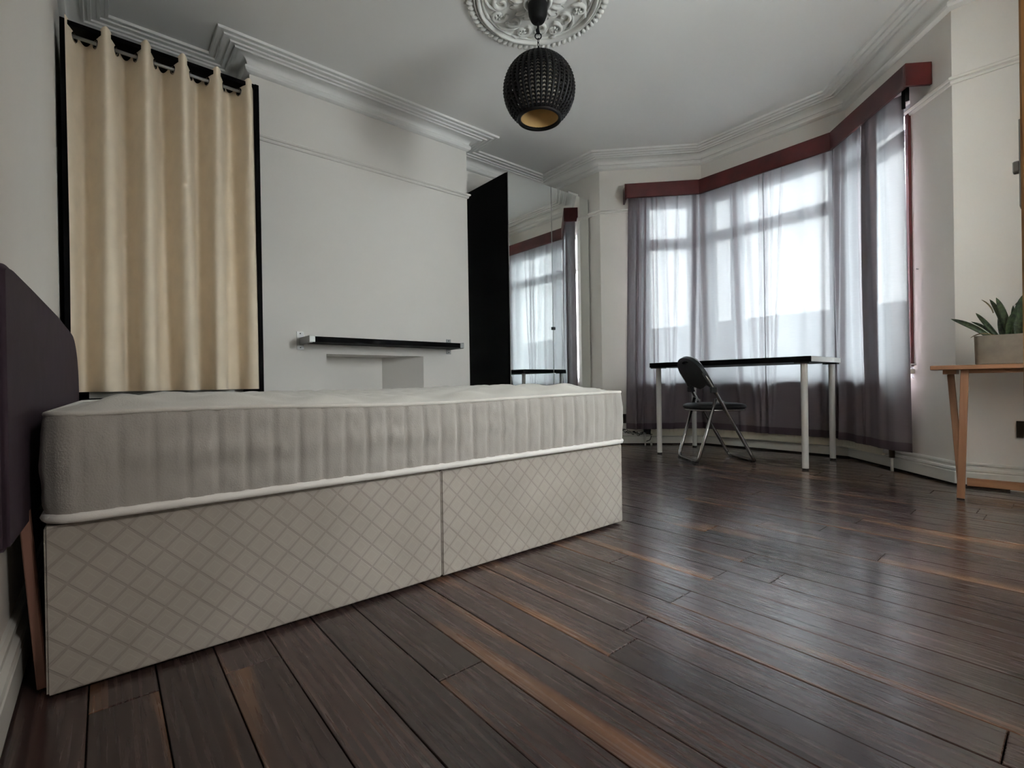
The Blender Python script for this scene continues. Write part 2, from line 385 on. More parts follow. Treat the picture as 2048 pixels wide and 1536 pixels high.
fx0, fx1, fz = 1.19, 1.955, .822
ch.box((CHL, YCH, 0), (fx0, YB+.02, CEIL)).box((fx1, YCH, 0), (CHR, YB+.02, CEIL)).box((fx0, YCH, fz), (fx1, YB+.02, CEIL)).box((fx0, YCH+.285, 0), (fx1, YB+.02, fz)).prism([(fx1, YCH+.001), (fx1, YCH+.285), (fx1-.22, YCH+.285)], 0, fz)
struct(ch.build('wall_chimney', 'wall'))
# right-hand wall with the doorway the camera stands beside
dx0, dx1, dh = 0.60, 1.37, 2.03
rw = MB().wallbox((XL-T, YR), (dx0, YR), .12, -.1, CEIL).wallbox((dx1, YR), (1.45, YR), .12, -.1, CEIL).wallbox((1.45, YR), (2.45, YR), .12, -.1, .75).wallbox((1.45, YR), (2.45, YR), .12, 2.15, CEIL).wallbox((2.45, YR), (STUB[0]+T, YR), .12, -.1, CEIL).wallbox((dx0, YR), (dx1, YR), .12, dh, CEIL)
wx_a, wx_b, wz_a, wz_b = 1.45, 2.45, .75, 2.15           # unseen blinded window opening, added only to fill the room with light
struct(rw.build('wall_right', 'wall'))
wf = MB()
for a_, b_ in (((wx_a, wz_a), (wx_a+.05, wz_b)), ((wx_b-.05, wz_a), (wx_b, wz_b)), ((wx_a+.05, wz_a), (wx_b-.05, wz_a+.05)), ((wx_a+.05, wz_b-.05), (wx_b-.05, wz_b)), ((1.925, wz_a+.05), (1.975, wz_b-.05))):
    wf.box((a_[0], YR-.09, a_[1]), (b_[0], YR-.04, b_[1]))
wf = struct(wf.build('window_fill', 'upvc'))  # frame of the added fill window, out of view
for xa_, xb_ in ((wx_a+.05, 1.925), (1.975, wx_b-.05)): MB().box((xa_, YR-.07, wz_a+.05), (xb_, YR-.06, wz_b-.05)).build('pane', 'glass', wf)
MB().box((wx_a+.01, YR-.022, wz_a), (wx_b-.01, YR-.020, wz_b)).build('fill_blind_sheet', 'fill_blind', wf)
portal((wx_a+wx_b)/2, YR-.14, (wz_a+wz_b)/2, 0, 1, wx_b-wx_a, wz_b-wz_a)
hl = MB().box((-.2, -2.2, -.02), (1.4, YR-.12, 0)); struct(hl.build('floor_hall', 'dirt_gap_shade'))
hc = MB().box((-.2, -2.2, 2.45), (1.4, YR-.12, 2.5)).box((-.2, -2.25, 0), (1.4, -2.2, 2.45)).box((-.25, -2.25, 0), (-.2, YR-.12, 2.45)).box((1.4, -2.25, 0), (1.9, YR-.12, 2.45))
struct(hc.build('wall_hall', 'wall'))
struct(MB().box((2.80, YR-.02, -.1), (STUB[0]+.05, -.33, CEIL)).build('wall_right_shade_pier', 'wall'))  # unseen pier, added to shade the wall behind the console table
fr = MB().box((dx0-.06, YR, 0), (dx0, YR+.02, dh+.06)).box((dx1, YR, 0), (dx1+.06, YR+.02, dh+.06)).box((dx0, YR, dh), (dx1, YR+.02, dh+.06))
struct(fr.build('trim_1', 'gloss_white', bevel=.004))

# bay: three windowed walls. Every opening: p->q along the wall in room order (interior on the left)
SILL, HEAD = .588, 2.28
def bay(name, wname, p, q, s0, s1, mulls, transom, transom_h):
    Ln = math.hypot(q[0]-p[0], q[1]-p[1]); a, b = lerp2(p, q, s0), lerp2(p, q, s1)
    m = MB()
    if s0 > .02: m.wallbox(p, a, T, -.1, CEIL)
    if Ln-s1 > .02: m.wallbox(b, q, T, -.1, CEIL)
    m.wallbox(a, b, T, -.1, SILL).wallbox(a, b, T, HEAD, CEIL)
    struct(m.build(name, 'bay_wall'))
    d = Vector((q[0]-p[0], q[1]-p[1])).normalized(); n = Vector((-d.y, d.x))    # n: into the room
    def P(s, o): return (p[0]+d.x*s+n.x*o, p[1]+d.y*s+n.y*o)
    def blk(mb, sa, sb, o0, o1, z0, z1): mb.prism([P(sa, o0), P(sb, o0), P(sb, o1), P(sa, o1)], z0, z1)
    f = MB(); fw = .040; o0, o1 = -.075, -.02
    blk(f, s0, s0+fw, o0, o1, SILL, HEAD); blk(f, s1-fw, s1, o0, o1, SILL, HEAD)
    blk(f, s0+fw, s1-fw, o0, o1, SILL, SILL+fw); blk(f, s0+fw, s1-fw, o0, o1, HEAD-fw, HEAD)
    win = struct(f.build(wname, 'upvc', bevel=.004))
    bx = [s0+fw]
    for ms in mulls:
        k = MB(); blk(k, ms-.028, ms+.028, o0, o1, SILL+fw, HEAD-fw); k.build('mullion', 'upvc', win, bevel=.004); bx += [ms-.028, ms+.028]
    bx.append(s1-fw)
    for i in range(0, len(bx), 2):
        x0, x1 = bx[i], bx[i+1]
        k = MB(); blk(k, x0, x1, o0+.005, o1-.005, transom, transom+transom_h); k.build('transom', 'upvc', win, bevel=.004)
        for z0, z1 in ((SILL+fw, transom), (transom+transom_h, HEAD-fw)):
            k = MB(); blk(k, x0, x0+.022, o0+.01, o1+.01, z0, z1); blk(k, x1-.022, x1, o0+.01, o1+.01, z0, z1)
            blk(k, x0+.022, x1-.022, o0+.01, o1+.01, z0, z0+.022); blk(k, x0+.022, x1-.022, o0+.01, o1+.01, z1-.022, z1); k.build('sash', 'upvc', win)
            k = MB(); blk(k, x0+.022, x1-.022, -.052, -.044, z0+.022, z1-.022); k.build('pane', 'glass', win)
    k = MB(); blk(k, s0+(.13 if wname == 'window_3' else -.02), s1+.02, -.02, .088, SILL-.024, SILL); k.build('window_sill', 'gloss_white', win, bevel=.004)
    c = P((s0+s1)/2, -.17)
    portal(c[0], c[1], (SILL+HEAD)/2, n.x, n.y, s1-s0, HEAD-SILL)
    return P
PR = bay('wall_bay_right', 'window_3', D, C_, .31, .90, [], 2.08, .035)
PF = bay('wall_bay_front', 'window_2', C_, B, .06, 1.10, [.84], 1.88, .045)
PL = bay('wall_bay_left', 'window_1', B, A, .06, .53, [], 1.85, .05)
# outside
struct(MB().box((4.7, -30, -.9), (60, 40, -.8)).build('ground', 'ground'))
struct(MB().box((11, -12, -.8), (11.3, 16, 1.95)).build('wall_garden', 'hedge'))

# cornice, picture rail, skirting
cor = [(0, 2.590), (.012, 2.592), (.026, 2.602), (.031, 2.615), (.028, 2.630), (.016, 2.640), (.018, 2.650), (.026, 2.664), (.042, 2.674), (.066, 2.680), (.082, 2.681),
       (.083, 2.672), (.096, 2.670), (.100, 2.680), (.112, 2.682), (.114, 2.675), (.127, 2.674), (.130, 2.684), (.150, 2.687), (.152, 2.680), (.166, 2.680), (.169, 2.690), (.186, 2.691), (.188, 2.685), (.202, 2.685), (.205, 2.700)]
o = sweep(MB(), POLY, cor, True).build('trim_2', 'ceiling'); struct(autosmooth(o, 30))
rail = [(0, 2.185), (.010, 2.187), (.014, 2.196), (.012, 2.203), (.022, 2.207), (.026, 2.215), (.022, 2.222), (.010, 2.226), (0, 2.228)]
o = sweep(MB(), [(2.60, YR), (2.80, YR), (2.80, -.33), STUB2, D, lerp2(D, C_, .33)], rail).build('trim_3', 'wall'); struct(autosmooth(o, 30))
o = sweep(MB(), [lerp2(A, B, .385), A, (3.62, YB), (CHR, YB), (CHR, YCH), (CHL, YCH), (CHL, YB), (XL, YB)], rail).build('trim_4', 'wall'); struct(autosmooth(o, 30))
sk = [(0, .132), (.006, .132), (.012, .126), (.013, .118), (.008, .112), (.009, .104), (.018, .098), (.020, .088), (.015, .082), (.020, .076), (.020, .014), (.004, .014)]
o = sweep(MB(), [(dx1+.06, YR), (2.80, YR), (2.80, -.33), STUB2, D, C_, B, A, (3.62, YB)], sk).build('baseboard_front', 'gloss_white'); struct(autosmooth(o, 30))
o = sweep(MB(), [(XL, 3.08), (XL, YR), (dx0-.06, YR)], sk).build('baseboard_left', 'gloss_white'); struct(autosmooth(o, 30))

o = sweep(MB(), [(dx1+.06, YR), (2.80, YR), (2.80, -.33), STUB2, D, C_, B, A, (3.62, YB)], [(.001, -.01), (.004, -.01), (.004, .0145), (.001, .0145)]).build('trim_gap_shade', 'dirt_gap_shade'); struct(o)  # dark strip painting the shade in the gap under the skirting
# floor planks, each one its own piece: rows run along y, joints where the photograph has them
W = 0.1083; X0 = .51; PLN = 1.22; gap = .0022
known = {0: .85, 4: .725, 6: .731, 8: .735, 10: .741, 12: .983, 13: .448, 15: .685, 17: .62, 20: .503}
cache = {}
def plank_mesh(ln):
    key = round(ln, 3)
    if key not in cache:
        mb = MB().box((-W/2+gap/2, 0, -.018), (W/2-gap/2, ln-gap, 0)); bm = mb.bm
        bmesh.ops.recalc_face_normals(bm, faces=bm.faces)
        top = [e for e in bm.edges if all(v.co.z > -.001 for v in e.verts)]
        bmesh.ops.bevel(bm, geom=top, offset=.0012, segments=1, affect='EDGES')
        me = bpy.data.meshes.new('plank'); bm.to_mesh(me); bm.free(); me.materials.append(M['plank']); cache[key] = me
    return cache[key]
rp = random.Random(11)
for r in range(-7, 36):
    xa, xb = X0+r*W, X0+(r+1)*W; xc = (xa+xb)/2
    if xa < XL-.08: continue
    if xb > 4.30: break
    if xc < 3.60: y0, y1 = YR-.02, YB
    else:
        t = (xb-3.60)
        y0, y1 = max(YR, .44+t*.97-.1) if t > .06 else YR, 2.99-t*1.03+.1
    y = known.get(r, rp.uniform(0, PLN)) - 3*PLN
    while y < y1:
        a, b = max(y, y0), min(y+PLN, y1)
        if b-a > .05:
            ob = bpy.data.objects.new('plank', plank_mesh(b-a)); COL.objects.link(ob); ob.parent = fl
            ob.location = (xc, a, rp.uniform(-.0006, 0)); ob.rotation_euler = (rp.uniform(-.0008, .0008), rp.uniform(-.003, .003), 0)
        y += PLN

# ------------------------------------------------------------------ divan bed
BA = math.radians(-.9)
BO = Vector((-.093, 1.296, 0)); bed_l, bed_w = 1.762, 1.33
dv = thing('divan_base', 'pale grey lattice-patterned fabric divan base in two halves under the mattress', 'bed base', BO, BA)
def rbox(mb, a, b, r): 
    m2 = MB().box(a, b); bmesh.ops.bevel(m2.bm, geom=m2.bm.edges[:], offset=r, segments=3, affect='EDGES')
    me = bpy.data.meshes.new('t'); m2.bm.to_mesh(me); m2.bm.free(); mb.bm.from_mesh(me); bpy.data.meshes.remove(me); return mb
for i, (xa, xb) in enumerate(((0, .8805), (.8825, bed_l))):
    h = rbox(MB(), (xa, 0, .008), (xb, bed_w, .335), .004).build('divan_half', 'divan', dv, local=True); autosmooth(h, 50)
    for (fx, fy) in ((xa+.08, .08), (xb-.08, .08), (xa+.08, bed_w-.08), (xb-.08, bed_w-.08)):
        MB().lathe([(0, 0), (.02, 0), (.02, .01), (0, .01)], (fx, fy, 0), 12).build('glide', 'black_plastic', dv, local=True)
mt = thing('mattress', 'off-white quilted sprung mattress lying bare on the divan base', 'mattress', BO + Vector((.011, 0, .338)), BA)
mz0, mz1 = .012, .212
ol = .006                                           # slight overhang
per = []                                             # outline of the mattress, rounded corners
cr = .05
def outline(s):                                      # s along perimeter -> (x, y, nx, ny)
    lx, ly = bed_l+2*ol-2*cr, bed_w+2*ol-2*cr; q = cr*PI/2
    tot = 2*(lx+ly)+4*q; s = s % tot
    x0, y0, x1, y1 = -ol, -ol, bed_l+ol, bed_w+ol
    for kind, ln in (('f', lx), ('c1', q), ('r', ly), ('c2', q), ('b', lx), ('c3', q), ('l', ly), ('c4', q)):
        if s <= ln:
            u = s/ln
            if kind == 'f': return x0+cr+s, y0, 0, -1
            if kind == 'r': return x1, y0+cr+s, 1, 0
            if kind == 'b': return x1-cr-s, y1, 0, 1
            if kind == 'l': return x0, y1-cr-s, -1, 0
            base = {'c1': -PI/2, 'c2': 0, 'c3': PI/2, 'c4': PI}[kind]; a = base+u*PI/2
            cx = x1-cr if kind in ('c1', 'c2') else x0+cr; cy = y0+cr if kind in ('c1', 'c4') else y1-cr
            return cx+cr*math.cos(a), cy+cr*math.sin(a), math.cos(a), math.sin(a)
        s -= ln
    return x0+cr, y0, 0, -1
PER = 2*(bed_l+2*ol-2*cr+bed_w+2*ol-2*cr)+2*PI*cr
seam = .0587
rm = random.Random(3)
crs = [[rm.uniform(-1, 1) for _ in range(6)] for _ in range(120)]
def topz(x, y):                                      # lumpy tufted top
    u, v = max(0, min(1, x/bed_l)), max(0, min(1, y/bed_w))
    d = min(x+ol, bed_l+ol-x, y+ol, bed_w+ol-y)
    crown = .022*smoothstep(0, .14, d)
    tu = .010*math.cos(2*PI*x/.235+.6)*math.cos(2*PI*y/.20)*smoothstep(.02, .12, d)
    return mz1 + crown + tu + .006*math.sin(5.1*x+.8)*math.sin(3.0*y+1) + .010*u*u*smoothstep(0, .2, d)
def wob(x): return .004*math.sin(4.2*x+.5)-.006*smoothstep(.2, .7, x)*smoothstep(1.2, .7, x)
def side_fn(u, v):
    s = u*PER; x, y, nx, ny = outline(s)
    k = s/seam; f = abs(k-round(k))*seam
    crease = 1-math.exp(-(f/.006)**2)
    prof = math.sin(PI*(.06+.88*v))**.6
    i = int(round(k)) % 120
    wr = 0
    for m_ in range(3): wr += crs[i % 120][m_]*.0012*math.sin(v*PI*(3+2*m_)+crs[i][m_+3]*3)
    wr += .0035*math.sin(v*PI*4.6+.3*math.sin(x*3))*smoothstep(1.5, .9, x)*smoothstep(-.1, .25, x)*math.sin(PI*v)
    fade = smoothstep(-.05, .25, x)*.8+.2
    d = .013*prof + (crease-1)*.009*prof*fade + wr*(.4+crease*.6)
    return (x+nx*d, y+ny*d, mz0+(mz1-mz0)*v+wob(x)*v)
mb = MB(); g = mb.grid(side_fn, 900, 16, wrap=True)
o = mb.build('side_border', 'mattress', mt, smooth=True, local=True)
mb = MB()
nx_, ny_ = 120, 90
def top_fn(u, v):
    x, y = -ol+u*(bed_l+2*ol), -ol+v*(bed_w+2*ol)
    # pull the corners in to the rounded outline
    for cx, sx in ((cr-ol, -1), (bed_l+ol-cr, 1)):
        for cy, sy in ((cr-ol, -1), (bed_w+ol-cr, 1)):
            if (x-cx)*sx > 0 and (y-cy)*sy > 0:
                d = math.hypot(x-cx, y-cy)
                m = max(abs(x-cx), abs(y-cy))
                if d > 1e-6: x, y = cx+(x-cx)*m/d, cy+(y-cy)*m/d
    return (x, y, topz(x, y)+wob(x))
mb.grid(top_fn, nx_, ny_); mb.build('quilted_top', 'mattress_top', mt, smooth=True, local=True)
mb = MB(); mb.grid(lambda u, v: (lambda p: (p[0], p[1], mz0))(top_fn(u, v)), 8, 8); mb.build('underside', 'mattress', mt, local=True)
for zz, rr_, dd in ((mz0-.002, .010, .004), (mz1, .0062, .002)):
    pts = []
    for i in range(240):
        x, y, nx, ny = outline(i/240*PER); pts.append((x+nx*dd, y+ny*dd, zz+(wob(x) if zz > .1 else 0.0)))
    p_ = MB().tube(pts, rr_, 8, closed=True).build('piping', 'piping' if zz < .1 else 'mattress_top', mt, smooth=True, local=True); p_['label'] = 'white tape piping'
# headboard: plum panel with rounded corners leaning on the wall, on two bare wooden struts
HA = math.radians(-1.5)
hb = thing('headboard', 'dark plum padded headboard with rounded corners leaning against left wall', 'headboard', (-.122, 1.14, 0), HA)
prof = []
hy1, hz0, hz1 = 1.60, .335, .795
out = [(0, hz0), (hy1, hz0)]
out += [(hy1-.002-.0*t, hz0+t) for t in (.2,)]
for k in range(0, 9):
    a = k/8*PI/2; out.append((hy1-.34+.338*math.cos(a)**.9, .60+.215*math.sin(a)))
out += [(hy1*.5, .824), (.3, .822)]
for k in range(0, 9):
    a = PI/2+k/8*PI/2; out.append((.10+.10*math.cos(a), hz1+.005+.02*math.sin(a)))
m2 = MB(); vs = [m2.bm.verts.new((0, y, z)) for y, z in out]; f = m2.bm.faces.new(vs)
ex = bmesh.ops.extrude_face_region(m2.bm, geom=[f]); bmesh.ops.translate(m2.bm, verts=[v for v in ex['geom'] if isinstance(v, bmesh.types.BMVert)], vec=(-.028, 0, 0))
bmesh.ops.recalc_face_normals(m2.bm, faces=m2.bm.faces)
bmesh.ops.bevel(m2.bm, geom=[e for e in m2.bm.edges if e.calc_face_angle(0) > .9], offset=.008, segments=3, affect='EDGES')
o = m2.build('padded_panel', 'headboard', hb, local=True); autosmooth(o, 50)
for yy in (.22, 1.36):
    s_ = MB().bar((-.010, yy, hz0+.06), (.014, yy, .004), .016, .024, (0, 1, 0)).build('strut', 'strut', hb, local=True, bevel=.002); s_['label'] = 'bare pinkish wood strut'

# ------------------------------------------------------------------ open wardrobe with cream curtain (left alcove)
wx0, wx1, wy0, wy1, wz = -.137, .716, 3.10, 3.70, 2.36
pw = thing('open_wardrobe', 'black-brown doorless wardrobe frame in left alcove behind cream curtain', 'wardrobe', ((wx0+wx1)/2, (wy0+wy1)/2, 0))
for nm, a, b in (('side_panel', (wx0, wy0, 0), (wx0+.022, wy1, wz)), ('side_panel', (wx1-.022, wy0, 0), (wx1, wy1, wz)), ('top_panel', (wx0+.022, wy0+.005, wz-.022), (wx1-.022, wy1, wz)),
                 ('bottom_panel', (wx0+.022, wy0+.005, .06), (wx1-.022, wy1, .085)), ('plinth', (wx0+.022, wy0+.03, 0), (wx1-.022, wy0+.05, .06)), ('back_panel', (wx0+.022, wy1-.01, .06), (wx1-.022, wy1, wz-.022)),
                 ('shelf', (wx0+.022, wy0+.16, .50), (wx1-.022, wy1-.01, .52))):
    MB().box(a, b).build(nm, 'black_wood', pw, bevel=.0015)
rz, ry = 2.318, 3.160
cc = thing('wardrobe_curtain', 'cream eyelet blackout curtain hung on a rod across the open wardrobe', 'curtain', (.29, ry, rz))
lam = .158; cx0, cx1 = -.118, .702
ctop, cbot = rz+.048, .588
def cfold(s, z):
    t = (rz-z)/(rz-cbot)
    amp = .076-.010*t+.006*math.sin(7*s)
    ph = 2*PI*s/lam
    sh = math.sin(ph)+.16*math.sin(2*ph+.6)*t+.10*math.sin(3*ph+2)*t
    drift = .05*t*math.sin(2*PI*s/.47+1.2)
    return -amp*math.copysign(abs(math.sin(ph+drift*6))**1.1, math.sin(ph+drift*6))+.010*t*math.sin(2*PI*s/.35+2)+.012*(sh-math.sin(ph))
S0 = -.11
def cur_fn(u, v):
    s = S0+u*(cx1-cx0)
    pk = -cfold(s, rz)/.076
    zt_ = rz+.034+.026*pk
    z = cbot+(zt_-cbot)*v
    t = (rz-z)/(rz-cbot)
    x = cx0+u*(cx1-cx0)-.010*t*math.sin(4*PI*s/lam)+.014*t*math.sin(2*PI*s/.31)*math.sin(PI*u)+.010*smoothstep(.5, 1, t)*(u-.5)
    y = ry+cfold(s, z)
    return (x, y, z)
mb = MB(); mb.grid(cur_fn, 300, 120)
eyes = []
k = 0
s = 0
while True:
    s = k*lam/2
    u = (s-S0)/(cx1-cx0)
    if u > .985: break
    if u > .02: eyes.append((cx0+u*(cx1-cx0), s))
    k += 1
s = -lam/2; u = (s-S0)/(cx1-cx0); eyes.append((cx0+u*(cx1-cx0), s))
kill = []
for f in mb.bm.faces:
    c = f.calc_center_median()
    if c.z > rz-.03:
        for ex_, s in eyes:
            if (Vector((ex_, ry+0.0, rz-.004))-c).length < .019: kill.append(f); break
bmesh.ops.delete(mb.bm, geom=kill, context='FACES')
mb.build('cloth', 'cream', cc, smooth=True)
for ex_, s in eyes:
    sl = cfold(s+.002, rz)-cfold(s-.002, rz); a = math.atan2(sl, .004)
    tdir = Vector((math.cos(a), math.sin(a), 0))
    pts = [Vector((ex_, ry, rz-.004))+tdir*(.0205*math.cos(q))+Vector((0, 0, 1))*(.0205*math.sin(q)) for q in [2*PI*i/20 for i in range(20)]]
    MB().tube(pts, .0035, 6, closed=True).build('eyelet', 'chrome', cc, smooth=True)
mb = MB(); mb.grid(lambda u, v: (cx0+.06+u*.70, ry+.10+.010*math.sin(u*26), .555+v*.5), 90, 4); l_ = mb.build('lining', 'lining', cc, smooth=True); l_['label'] = 'white lining hanging below the hem'
MB().tube([(wx0+.022, ry, rz), (wx1-.022, ry, rz)], .0085, 12).build('rod', 'steel', cc, smooth=True)

# ------------------------------------------------------------------ mirrored wardrobe (right alcove)
mx0, mx1, my0, my1 = 2.592, 3.606, 3.118, 3.705
mw = thing('mirrored_wardrobe', 'tall black-brown wardrobe with two mirror doors beside the chimney breast', 'wardrobe', ((mx0+mx1)/2, (my0+my1)/2, 0))
for nm, a, b in (('side_panel', (mx0, my0, 0), (mx0+.02, my1, wz)), ('side_panel', (mx1-.02, my0, 0), (mx1, my1, wz)), ('top_panel', (mx0+.02, my0, wz-.02), (mx1-.02, my1, wz)),
                 ('bottom_panel', (mx0+.02, my0, .06), (mx1-.02, my1, .085)), ('plinth', (mx0+.02, my0+.03, 0), (mx1-.02, my0+.05, .06)), ('back_panel', (mx0+.02, my1-.01, .06), (mx1-.02, my1, wz-.02))):
    MB().box(a, b).build(nm, 'black_wood', mw, bevel=.0015)
mid = (mx0+mx1)/2
for xa, xb in ((mx0+.002, mid-.0015), (mid+.0015, mx1-.002)):
    d_ = MB().box((xa, my0-.022, .07), (xb, my0-.002, wz-.002)).build('door', 'black_wood', mw, bevel=.001)
    g_ = MB().box((xa+.003, my0-.0265, .073), (xb-.003, my0-.0225, wz-.004)).build('mirror', 'mirror', d_)
    e_ = MB().box((xa, my0-.0262, .07), (xa+.003, my0-.022, wz-.002)).box((xb-.003, my0-.0262, .07), (xb, my0-.022, wz-.002)).build('edge_strip', 'steel', d_)
kn = MB().box((mid-.016, my0-.040, 1.070), (mid+.020, my0-.027, 1.096)).build('door_latch', 'black_plastic', mw, bevel=.004)
bxo = thing('small_box', 'small white box lying on top of the mirrored wardrobe', 'box', (3.515, 3.30, wz))
MB().box((3.47, 3.22, wz), (3.60, 3.40, wz+.085)).build('carton', 'desk_white', bxo, bevel=.003)
MB().box((3.465, 3.218, wz+.06), (3.604, 3.404, wz+.09)).build('lid', 'desk_white', bxo, bevel=.003)

# ------------------------------------------------------------------ wall shelf on the chimney breast
shf = thing('wall_shelf', 'black-brown wall shelf on two steel brackets above the blocked fireplace', 'shelf', (1.57, YCH, .905))
sy0 = 3.215
MB().box((1.035, sy0, .886), (2.200, YCH-.004, .922)).build('board', 'black_wood', shf, bevel=.0015)
for k, bx_ in enumerate((1.015, 2.205)):
    px_ = bx_ - (.022 if k == 0 else .035)
    br = MB().box((px_, YCH-.004, .846), (px_+.045, YCH, .968)).box((bx_-.004 if k == 0 else bx_-.003, sy0-.005, .880), (bx_+(.018 if k == 0 else .002), YCH-.004, .926)).box((bx_-.004 if k == 0 else bx_-.032, sy0-.008, .884), (bx_+.032 if k == 0 else bx_+.002, sy0-.003, .922))
    b_ = br.build('bracket', 'steel', shf, bevel=.0008)
    for zz in (.860, .955): MB().tube([(px_+.023, YCH-.007, zz), (px_+.023, YCH-.003, zz)], .004, 8).build('screw', 'black_plastic', b_)

# ------------------------------------------------------------------ ceiling rose and pendant lamp
RC = (1.842, 1.917)
cz = CEIL
rose = thing('ceiling_rose', 'ornate white plaster ceiling rose around the pendant cord', 'ceiling rose', (RC[0], RC[1], CEIL))
MB().lathe([(0, -.006), (.352, -.006), (.352, 0)], (*RC, cz), 96).build('backing_disc', 'plaster', rose)
def rim(r, w, h, n=8): return [(r+w*math.cos(PI-PI*i/n), -.004-h*math.sin(PI*i/n)) for i in range(n+1)]
for r_, w_, h_ in ((.325, .012, .026), (.345, .007, .016), (.300, .006, .012), (.070, .014, .03)):
    MB().lathe(rim(r_, w_, h_), (*RC, cz), 96).build('ring_moulding', 'plaster', rose, smooth=True)
MB().lathe([(.001, -.034), (.03, -.032), (.05, -.022), (.056, -.004)], (*RC, cz), 32).build('boss', 'plaster', rose, smooth=True)
# beads round the rim: slightly twisted ovals
bd = MB(); bmesh.ops.create_uvsphere(bd.bm, u_segments=8, v_segments=5, radius=1)
bmesh.ops.scale(bd.bm, vec=(.023, .0140, .016), verts=bd.bm.verts); bmesh.ops.rotate(bd.bm, verts=bd.bm.verts, matrix=Matrix.Rotation(.5, 3, 'Z'))
bead0 = bd.build('bead', 'plaster', rose, smooth=True, local=True)
NB = 68
for i in range(NB):
    a = 2*PI*i/NB; o = bead0 if i == 0 else inst(bead0, rose)
    o.location = (.374*math.cos(a), .374*math.sin(a), -.007); o.rotation_euler = (0, 0, a)
def flat_tube(pts, wid, hgt): return MB().tube(pts, wid, 6)
def spiral(cx, cy, r0, r1, a0, a1, z0, n=18):
    return [(cx+(r0+(r1-r0)*i/n)*math.cos(a0+(a1-a0)*i/n), cy+(r0+(r1-r0)*i/n)*math.sin(a0+(a1-a0)*i/n), z0) for i in range(n+1)]
NS = 8
sc = MB()                                            # one S-scroll with curled ends, a small leaf on each
w0 = [.0125-.008*abs(i/18-.2) for i in range(19)]
sc.tube(spiral(.238, .050, .050, .008, -2.6, 4.6, -.012), w0, 6)
sc.tube(spiral(.196, -.045, .044, .008, .6, -5.6, -.012), w0, 6)
sc.tube([(.205, -.095, -.012), (.228, -.085, -.014), (.262, -.065, -.014), (.286, -.03, -.012), (.290, .01, -.010)], [.004, .008, .009, .008, .003], 6)
sc.tube([(.275, .115, -.012), (.287, .085, -.014), (.286, .055, -.010)], [.004, .011, .003], 6)
scroll0 = sc.build('scroll', 'plaster', rose, smooth=True, local=True)
ros = MB()
for q in range(5):
    a = 2*PI*q/5; ros.tube([(.238+.004*math.cos(a), .050+.004*math.sin(a), -.014), (.238+.015*math.cos(a), .050+.015*math.sin(a), -.02), (.238+.025*math.cos(a), .050+.025*math.sin(a), -.012)], [.003, .007, .002], 5)
rosette0 = ros.build('rosette', 'plaster', rose, smooth=True, local=True)
lf = MB()                                            # ribbed acanthus leaf pointing outwards
def leaf_fn(u, v):
    t = u; wv_ = (math.sin(PI*min(1, .12+t*.88))**.8)*.034*(1+.18*math.cos(t*22)); y = (v-.5)*2*wv_
    return (.062+t*.105, y, -.012-.020*math.sin(PI*t)*(1-.5*abs(v-.5)*2)-.005*math.cos((v-.5)*12)+.010*t)
lf.grid(leaf_fn, 12, 8); leaf0 = lf.build('acanthus_leaf', 'plaster', rose, smooth=True, local=True)
for i in range(NS):
    a = 2*PI*i/NS+.2
    for o0, da in ((scroll0, 0), (rosette0, 0), (leaf0, .31), (leaf0, .31+PI/NS)):
        o = o0 if i == 0 and da != .31+PI/NS else inst(o0, rose); o.rotation_euler = (0, 0, a+da)
# pendant
LZ, LR = 2.194, .188
lamp = thing('pendant_lamp', 'black woven globe pendant lamp hanging on a chain from the ceiling rose', 'lamp', (RC[0], RC[1], LZ))
MB().lathe([(.001, .0), (.052, -.001), (.055, -.012), (.050, -.06), (.040, -.085), (.036, -.092), (.014, -.096), (.001, -.096)], (*RC, CEIL-.034), 28).build('ceiling_cup', 'cup', lamp, smooth=True)
MB().tube([(*RC, CEIL-.125), (*RC, 2.505)], .006, 8).build('cord', 'cup', lamp)
def ringpts(c, r, ax, n=16, ry_=None):
    ry_ = ry_ or r
    return [Vector(c)+(Vector((1, 0, 0)) if ax == 'x' else Vector((0, 1, 0)))*(r*math.cos(2*PI*i/n))+Vector((0, 0, 1))*(ry_*math.sin(2*PI*i/n)) for i in range(n)]
MB().tube([(RC[0], RC[1]+.006, 2.53), (RC[0], RC[1], 2.51)], .010, 8).build('cord_grip', 'cup', lamp)
vx = Vector((RR.x, RR.y, 0))
MB().tube([Vector((*RC, 2.492))+vx*(.017*math.cos(2*PI*i/18))+Vector((0, 0, .017*math.sin(2*PI*i/18))) for i in range(18)], .003, 6, closed=True).build('ring', 'cup', lamp, smooth=True)
zc = 2.468
for i in range(4):
    MB().tube(ringpts((*RC, zc-.022*i), .0055, 'x' if i % 2 else 'y', 12, .0135), .0019, 6, closed=True).build('chain_link', 'cup', lamp, smooth=True)
